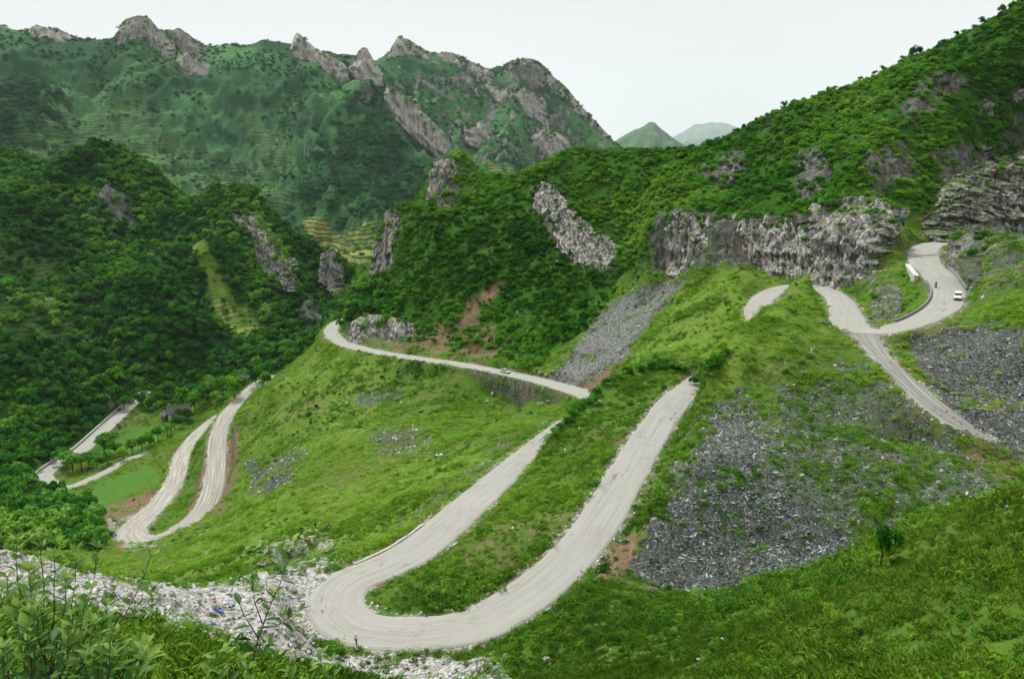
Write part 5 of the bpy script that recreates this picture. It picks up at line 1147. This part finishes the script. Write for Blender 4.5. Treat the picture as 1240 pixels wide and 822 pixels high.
# ------------------------------------------------------------------ leafy saplings in front of the camera
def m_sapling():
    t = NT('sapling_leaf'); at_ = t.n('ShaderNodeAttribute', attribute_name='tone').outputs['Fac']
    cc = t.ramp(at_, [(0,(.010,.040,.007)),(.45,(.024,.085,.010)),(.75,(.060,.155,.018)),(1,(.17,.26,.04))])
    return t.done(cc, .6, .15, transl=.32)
M_SAP = m_sapling(); M_STEM = m_plain('dark_twig', (.035,.026,.020), .8, .2, .3, 40)
def sapling(label, stems, seed, leaf=.075, dens=1.0):
    """stems: lists of (u, v, depth) from the foot up; leaves sit along the upper parts and fan out at the tips"""
    g = np.random.default_rng(seed); base = Vector(P(*stems[0][0])); t_ = empty('sapling', base); lab(t_, label, 'sapling')
    bm = bmesh.new(); LV = []; LF = []; TO = []
    def leaf_(p, d, up, ln, tone):
        d = d.normalized(); s = d.cross(up).normalized(); n_ = s.cross(d).normalized(); w_ = ln*.20
        b0 = len(LV); prof = [(0,.02),(.18,.55),(.42,1.0),(.68,.82),(.88,.38),(1,0)]; droop = ln*g.uniform(.05,.3)
        for q, k in prof:
            c_ = p+d*ln*q-n_*droop*q*q
            LV.extend([c_-s*w_*k+n_*w_*.35*k, c_, c_+s*w_*k+n_*w_*.35*k]); TO.extend([tone+.05*q]*3)
        for i in range(5):
            a = b0+i*3; LF.extend([(a,a+1,a+4,a+3),(a+1,a+2,a+5,a+4)])
    for st in stems:
        pts = [Vector(P(*q))-base for q in st]; cr_ = catmull([tuple(q) for q in pts], .035, 3) if len(pts) > 1 else None
        n_ = len(cr_); L_ = np.linalg.norm(np.diff(cr_, axis=0), axis=1).sum()
        jit_ = g.normal(0, .002, cr_.shape); cr_ = cr_+jit_; r0_ = .0028+.0035*min(1, L_/1.2)
        tube(bm, [tuple(q) for q in cr_[::2]], list(np.linspace(r0_, .0012, len(cr_[::2]))), 5)
        ang = g.random()*6.28
        for i in range(n_):
            f = i/(n_-1)
            if f < .22: continue
            for _ in range(int(g.random() < .75*dens)+int(f > .8)+int(f > .93)*2):
                ang += 2.4; tg = Vector(cr_[min(i+1,n_-1)]-cr_[max(i-1,0)]).normalized(); a_ = tg.orthogonal().normalized(); b_ = tg.cross(a_)
                out = (a_*math.cos(ang)+b_*math.sin(ang)); up_ = .5+.9*max(0, f-.75)*4*.6
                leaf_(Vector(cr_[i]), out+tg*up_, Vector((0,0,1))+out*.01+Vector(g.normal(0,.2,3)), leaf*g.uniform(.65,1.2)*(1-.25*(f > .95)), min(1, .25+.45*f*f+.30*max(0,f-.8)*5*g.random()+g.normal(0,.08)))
    me = bpy.data.meshes.new('foliage'); me.from_pydata([tuple(q) for q in LV], [], LF); a = me.attributes.new('tone', 'FLOAT', 'POINT'); a.data.foreach_set('value', np.array(TO, np.float32))
    me.polygons.foreach_set('use_smooth', [True]*len(me.polygons))
    link('foliage', me, M_SAP, t_); bmo('stem', bm, M_STEM, t_, smooth=True)
    return t_
gs = np.random.default_rng(77)
def fan(u0, v0, t0, tips, seed):
    g = np.random.default_rng(seed); out = []
    for (u, v, t) in tips:
        k = g.uniform(.35,.65); out.append([(u0+g.normal(0,6), v0, t0), (u0+(u-u0)*k*.7+g.normal(0,5), v0+(v-v0)*k, t0+(t-t0)*k), (u0+(u-u0)*.9+g.normal(0,2), v0+(v-v0)*.82, t), (u, v, t)])
    return out
st = fan(60, 930, 3.0, [(20,655,3.1),(50,652,3.0),(66,660,2.9),(92,668,3.1),(118,664,3.2),(34,690,2.8),(80,700,2.7),(105,715,2.8),(8,700,2.9),(45,730,2.6),(90,745,2.6),(130,735,2.9),(140,765,2.7)], 1)
st += [[(90,880,2.9),(124,785,3.0),(150,745,3.05),(170,708,3.1),(183,672,3.15)]]
st += fan(40, 950, 2.8, [(u, v, 2.5+.5*gs.random()) for u, v in zip(gs.uniform(-20,150,26), gs.uniform(735,810,26))], 2)
st += fan(110, 950, 2.8, [(u, v, 2.5+.5*gs.random()) for u, v in zip(gs.uniform(60,190,12), gs.uniform(770,815,12))], 4)
sapling('large leafy sapling filling the lower left corner in front of the spoil heap', st, 11, .060, 1.1)
s2 = [[(296,900,3.6),(304,813,3.6),(313,773,3.6),(320,751,3.6),(331,724,3.6),(343,695,3.6),(354,655,3.6)],
      [(313,773,3.6),(300,750,3.55),(290,733,3.5),(282,710,3.5)],[(318,755,3.6),(308,730,3.6),(306,712,3.65),(305,697,3.65)],[(318,760,3.6),(335,756,3.55),(350,748,3.5),(364,739,3.5)],
      [(331,724,3.6),(322,712,3.7),(326,695,3.7)],[(304,813,3.6),(296,800,3.5),(284,790,3.45),(277,776,3.4)],[(308,795,3.6),(318,790,3.5),(326,782,3.5)]]
sapling('slender young sapling with spaced bright leaves left of the big hairpin', s2, 12, .066, 1.1)
s3 = fan(285, 930, 3.3, [(275,790,3.3),(262,800,3.2),(292,800,3.2),(300,812,3.1),(250,815,3.2)], 5)
sapling('low leafy shoot at the bottom edge between the two saplings', s3, 13, .062, 1.0)
s4 = fan(392, 900, 4.2, [(388,792,4.2),(402,800,4.1),(376,806,4.1),(395,812,4.0),(350,812,3.9)], 6)
sapling('small bright-leaved shoot at the bottom edge just left of the hairpin', s4, 14, .064, .8)
# light-leaved plants on the foreground slope
for q, (u, v, s) in enumerate(((1012,748,2.0),(1048,765,1.8),(1010,800,1.7),(1090,800,1.6),(945,812,1.6),(1150,790,1.4))):
    gp = ground_at(u, v, r0=24)
    if gp is None: continue
    for w_ in range(1):
        o = bpy.data.objects.new('shrub', list(P_WEED.objects)[q % 5].data); COL.objects.link(o); o.location = gp; o.scale = (s*.8, s*.8, s*1.15); o.rotation_euler = (0,0,q)
        lab(o, ('pale-leaved shrub, uppermost of those on the grassy foreground slope' if q == 0 else 'pale-leaved shrub on the grassy foreground slope at lower right'), 'shrub', None if q == 0 else 'pale-leaved shrubs on the foreground slope')

# bushes that hide the road where it passes behind the two banks
gq = np.random.default_rng(91)
for lst, lb, gr_ in ((((842,463,3.4),(848,456,3.6),(853,450,3.8),(858,446,3.8),(864,441,3.6),(870,434,3.4),(878,426,3.2)), 'leafy bush on the crest above the upper end of the right hairpin arm', 'bushes on the crest by the right hairpin arm'),
                     (((676,524,2.6),(682,518,2.8),(688,511,3.0),(695,503,3.0),(702,495,3.0),(712,486,2.8),(722,474,2.6),(735,463,3),(748,457,3),(762,450,3.2),(776,446,3.6),(790,444,3.8),(804,443,4),(816,443,4),(828,446,3.8)), 'leafy bush on the narrow grassy spine between the two hairpin arms', 'bushes on the spine between the hairpin arms')):
    for (u, v, s_) in lst:
        gp = ground_at(u, v+3, r0=150)
        if gp is None: continue
        o = bpy.data.objects.new('shrub', list(P_SHRUB.objects)[int(gq.integers(0,5))].data); COL.objects.link(o); o.location = gp-Vector((0,0,.3)); o.scale = (s_*1.2, s_*1.2, s_*(1+.3*gq.random())); o.rotation_euler = (0,0,gq.random()*6.28); lab(o, lb, 'shrub', gr_)
HAZE = 1.9e-5
EXPO = 0.45
# ------------------------------------------------------------------ camera, sky, light, air
cam = bpy.data.cameras.new('camera'); co = bpy.data.objects.new('camera', cam); COL.objects.link(co); scene.camera = co
cam.sensor_width = 36; cam.lens = 36*FPX/1240; cam.clip_end = 250000; cam.clip_start = .1
co.rotation_euler = (math.pi/2-PITCH, 0, 0)
SUN_EL, SUN_AZ = math.radians(50), math.radians(-32)      # azimuth from +Y towards +X
w = bpy.data.worlds.new('World'); scene.world = w; w.use_nodes = True; nt = w.node_tree; nt.nodes.clear()
N = nt.nodes.new; Lk = nt.links.new
sky = N('ShaderNodeTexSky'); sky.sky_type = 'NISHITA'; sky.sun_disc = False; sky.sun_elevation = SUN_EL; sky.sun_rotation = SUN_AZ; sky.dust_density = 5; sky.air_density = 1.5
tc = N('ShaderNodeTexCoord'); sx = N('ShaderNodeSeparateXYZ'); Lk(tc.outputs['Generated'], sx.inputs[0])
rp = N('ShaderNodeValToRGB'); Lk(sx.outputs[2], rp.inputs[0])
SK = 10.0
els = [(0,(.69,.655,.64)),(.10,(.64,.61,.60)),(.42,(.555,.54,.535)),(.60,(.86,.86,.85)),(1,(1.40,1.40,1.38))]
while len(rp.color_ramp.elements) < len(els): rp.color_ramp.elements.new(.5)
for e_, (p_, c_) in zip(rp.color_ramp.elements, els): e_.position = p_; e_.color = tuple(q/3 for q in c_)+(1,)
mu = N('ShaderNodeVectorMath'); mu.operation = 'SCALE'; mu.inputs['Scale'].default_value = 3*SK; Lk(rp.outputs[0], mu.inputs[0])
cn = N('ShaderNodeTexNoise'); cn.inputs['Scale'].default_value = 1.6; cn.inputs['Detail'].default_value = 5; mp = N('ShaderNodeMapping'); mp.inputs['Scale'].default_value = (1,1,4); Lk(tc.outputs['Generated'], mp.inputs[0]); Lk(mp.outputs[0], cn.inputs['Vector'])
mr = N('ShaderNodeMapRange'); mr.inputs[1].default_value = .3; mr.inputs[2].default_value = .7; mr.inputs[3].default_value = .965; mr.inputs[4].default_value = 1.03; Lk(cn.outputs[0], mr.inputs[0])
m3 = N('ShaderNodeVectorMath'); m3.operation = 'SCALE'; Lk(mu.outputs[0], m3.inputs[0]); Lk(mr.outputs[0], m3.inputs['Scale'])
mx = N('ShaderNodeMix'); mx.data_type = 'RGBA'; mx.inputs[0].default_value = .997; Lk(sky.outputs[0], mx.inputs[6]); Lk(m3.outputs[0], mx.inputs[7])
bg = N('ShaderNodeBackground'); bg.inputs[1].default_value = .1; Lk(mx.outputs[2], bg.inputs[0])
ow = N('ShaderNodeOutputWorld'); Lk(bg.outputs[0], ow.inputs[0])
sl_ = bpy.data.lights.new('sun', 'SUN'); sl_.energy = 4.4; sl_.angle = math.radians(6); sl_.color = (1,.97,.92)
so = bpy.data.objects.new('sun', sl_); COL.objects.link(so)
dv = Vector((math.sin(SUN_AZ)*math.cos(SUN_EL), math.cos(SUN_AZ)*math.cos(SUN_EL), math.sin(SUN_EL)))
so.rotation_euler = dv.to_track_quat('Z', 'Y').to_euler(); so.location = (0,0,100)
# far hills beyond the pass: separate ridges with their own relief
def far_hill(name, ridge, t, depth, base_v, col, seed, rockw=0.0):
    us = np.linspace(ridge[0][0], ridge[-1][0], 260); vs = np.interp(us, [p[0] for p in ridge], [p[1] for p in ridge])
    n2_ = 70; co_ = []
    for j in range(n2_):
        q = j/(n2_-1)*2-1                     # -1 front foot .. 0 ridge .. 1 back foot
        tt_ = t+q*depth
        k_ = 1-abs(q)**.85
        xs = (us-620)/FPX*tt_
        y_ = np.full_like(xs, tt_*CP)
        zr = np.array([P(a, b, t)[2] for a, b in zip(us, vs)]); zb_ = P(620, base_v, t)[2]
        z = zb_+(zr-zb_)*k_
        am = t*.030*min(1, abs(q)*2.5+.10)
        z = z+am*(ridged(xs/(t*.07), y_/(t*.07), 5, seed)-.5)*np.clip((zr-zb_)/(t*.03),0,1)
        co_.append(np.c_[xs, y_, z])
    co_ = np.array(co_); n1_ = co_.shape[1]; idx = np.arange(n1_*n2_).reshape(n2_, n1_)
    f = np.stack([idx[:-1,:-1],idx[:-1,1:],idx[1:,1:],idx[1:,:-1]],-1).reshape(-1,4)
    link(name, mesh_from(name, co_.reshape(-1,3), f), MFAR, kind='structure')
tfar = NT('far_hill_cover'); pos = tfar.n('ShaderNodeNewGeometry').outputs['Position']; n_a = tfar.noise(pos, .003, 7, .65); n_b = tfar.noise(pos, .0007, 4)
cc = tfar.mix(tfar.rng_(n_a,.35,.65), (.016,.058,.022), (.060,.120,.045)); cc = tfar.mix(tfar.rng_(n_b,.55,.7), cc, (.13,.14,.06)); MFAR = tfar.done(cc, .95, .1)
far_hill('hills', [(690,210),(720,182),(745,166),(765,158),(778,149),(784,148),(792,156),(805,165),(820,176),(835,188),(870,205),(900,215)], 9500, 2000, 212, 0, 61)
far_hill('hills', [(760,200),(800,178),(825,172),(845,168),(868,174),(885,163),(905,154),(918,156),(940,160),(980,150),(1040,170),(1100,190)], 26000, 4500, 204, 0, 63)
far_hill('hills', [(740,190),(790,172),(810,163),(830,154),(850,149),(868,150),(885,158),(900,152),(915,151),(930,158),(1000,170),(1080,185)], 40000, 6000, 200, 0, 65)
# closed box of even, thin air round everything
hv = [(x, y, z) for x in (-40000, 40000) for y in (-60, 50000) for z in (-1200, 5000)]
me = bpy.data.meshes.new('haze'); me.from_pydata(hv, [], [(0,1,3,2),(4,6,7,5),(0,4,5,1),(2,3,7,6),(0,2,6,4),(1,5,7,3)]); me.update()
mh = bpy.data.materials.new('thin_air'); mh.use_nodes = True; mh.node_tree.nodes.clear()
vo_ = mh.node_tree.nodes.new('ShaderNodeVolumePrincipled'); vo_.inputs['Color'].default_value = (.64,.735,.775,1); vo_.inputs['Density'].default_value = HAZE; vo_.inputs['Anisotropy'].default_value = .0
oo_ = mh.node_tree.nodes.new('ShaderNodeOutputMaterial'); mh.node_tree.links.new(vo_.outputs[0], oo_.inputs['Volume'])
if HAZE > 0: link('haze', me, mh, kind='stuff')
# ------------------------------------------------------------------ render settings
scene.view_settings.view_transform = 'Standard'; scene.view_settings.look = 'None'; scene.view_settings.exposure = EXPO; scene.view_settings.gamma = 1
cy = scene.cycles; cy.max_bounces = 5; cy.diffuse_bounces = 2; cy.glossy_bounces = 2; cy.transmission_bounces = 3; cy.volume_bounces = 1; cy.transparent_max_bounces = 4
cy.use_denoising = True; cy.use_adaptive_sampling = True; cy.adaptive_threshold = .02
try: cy.denoiser = 'OPENIMAGEDENOISE'
except Exception: pass
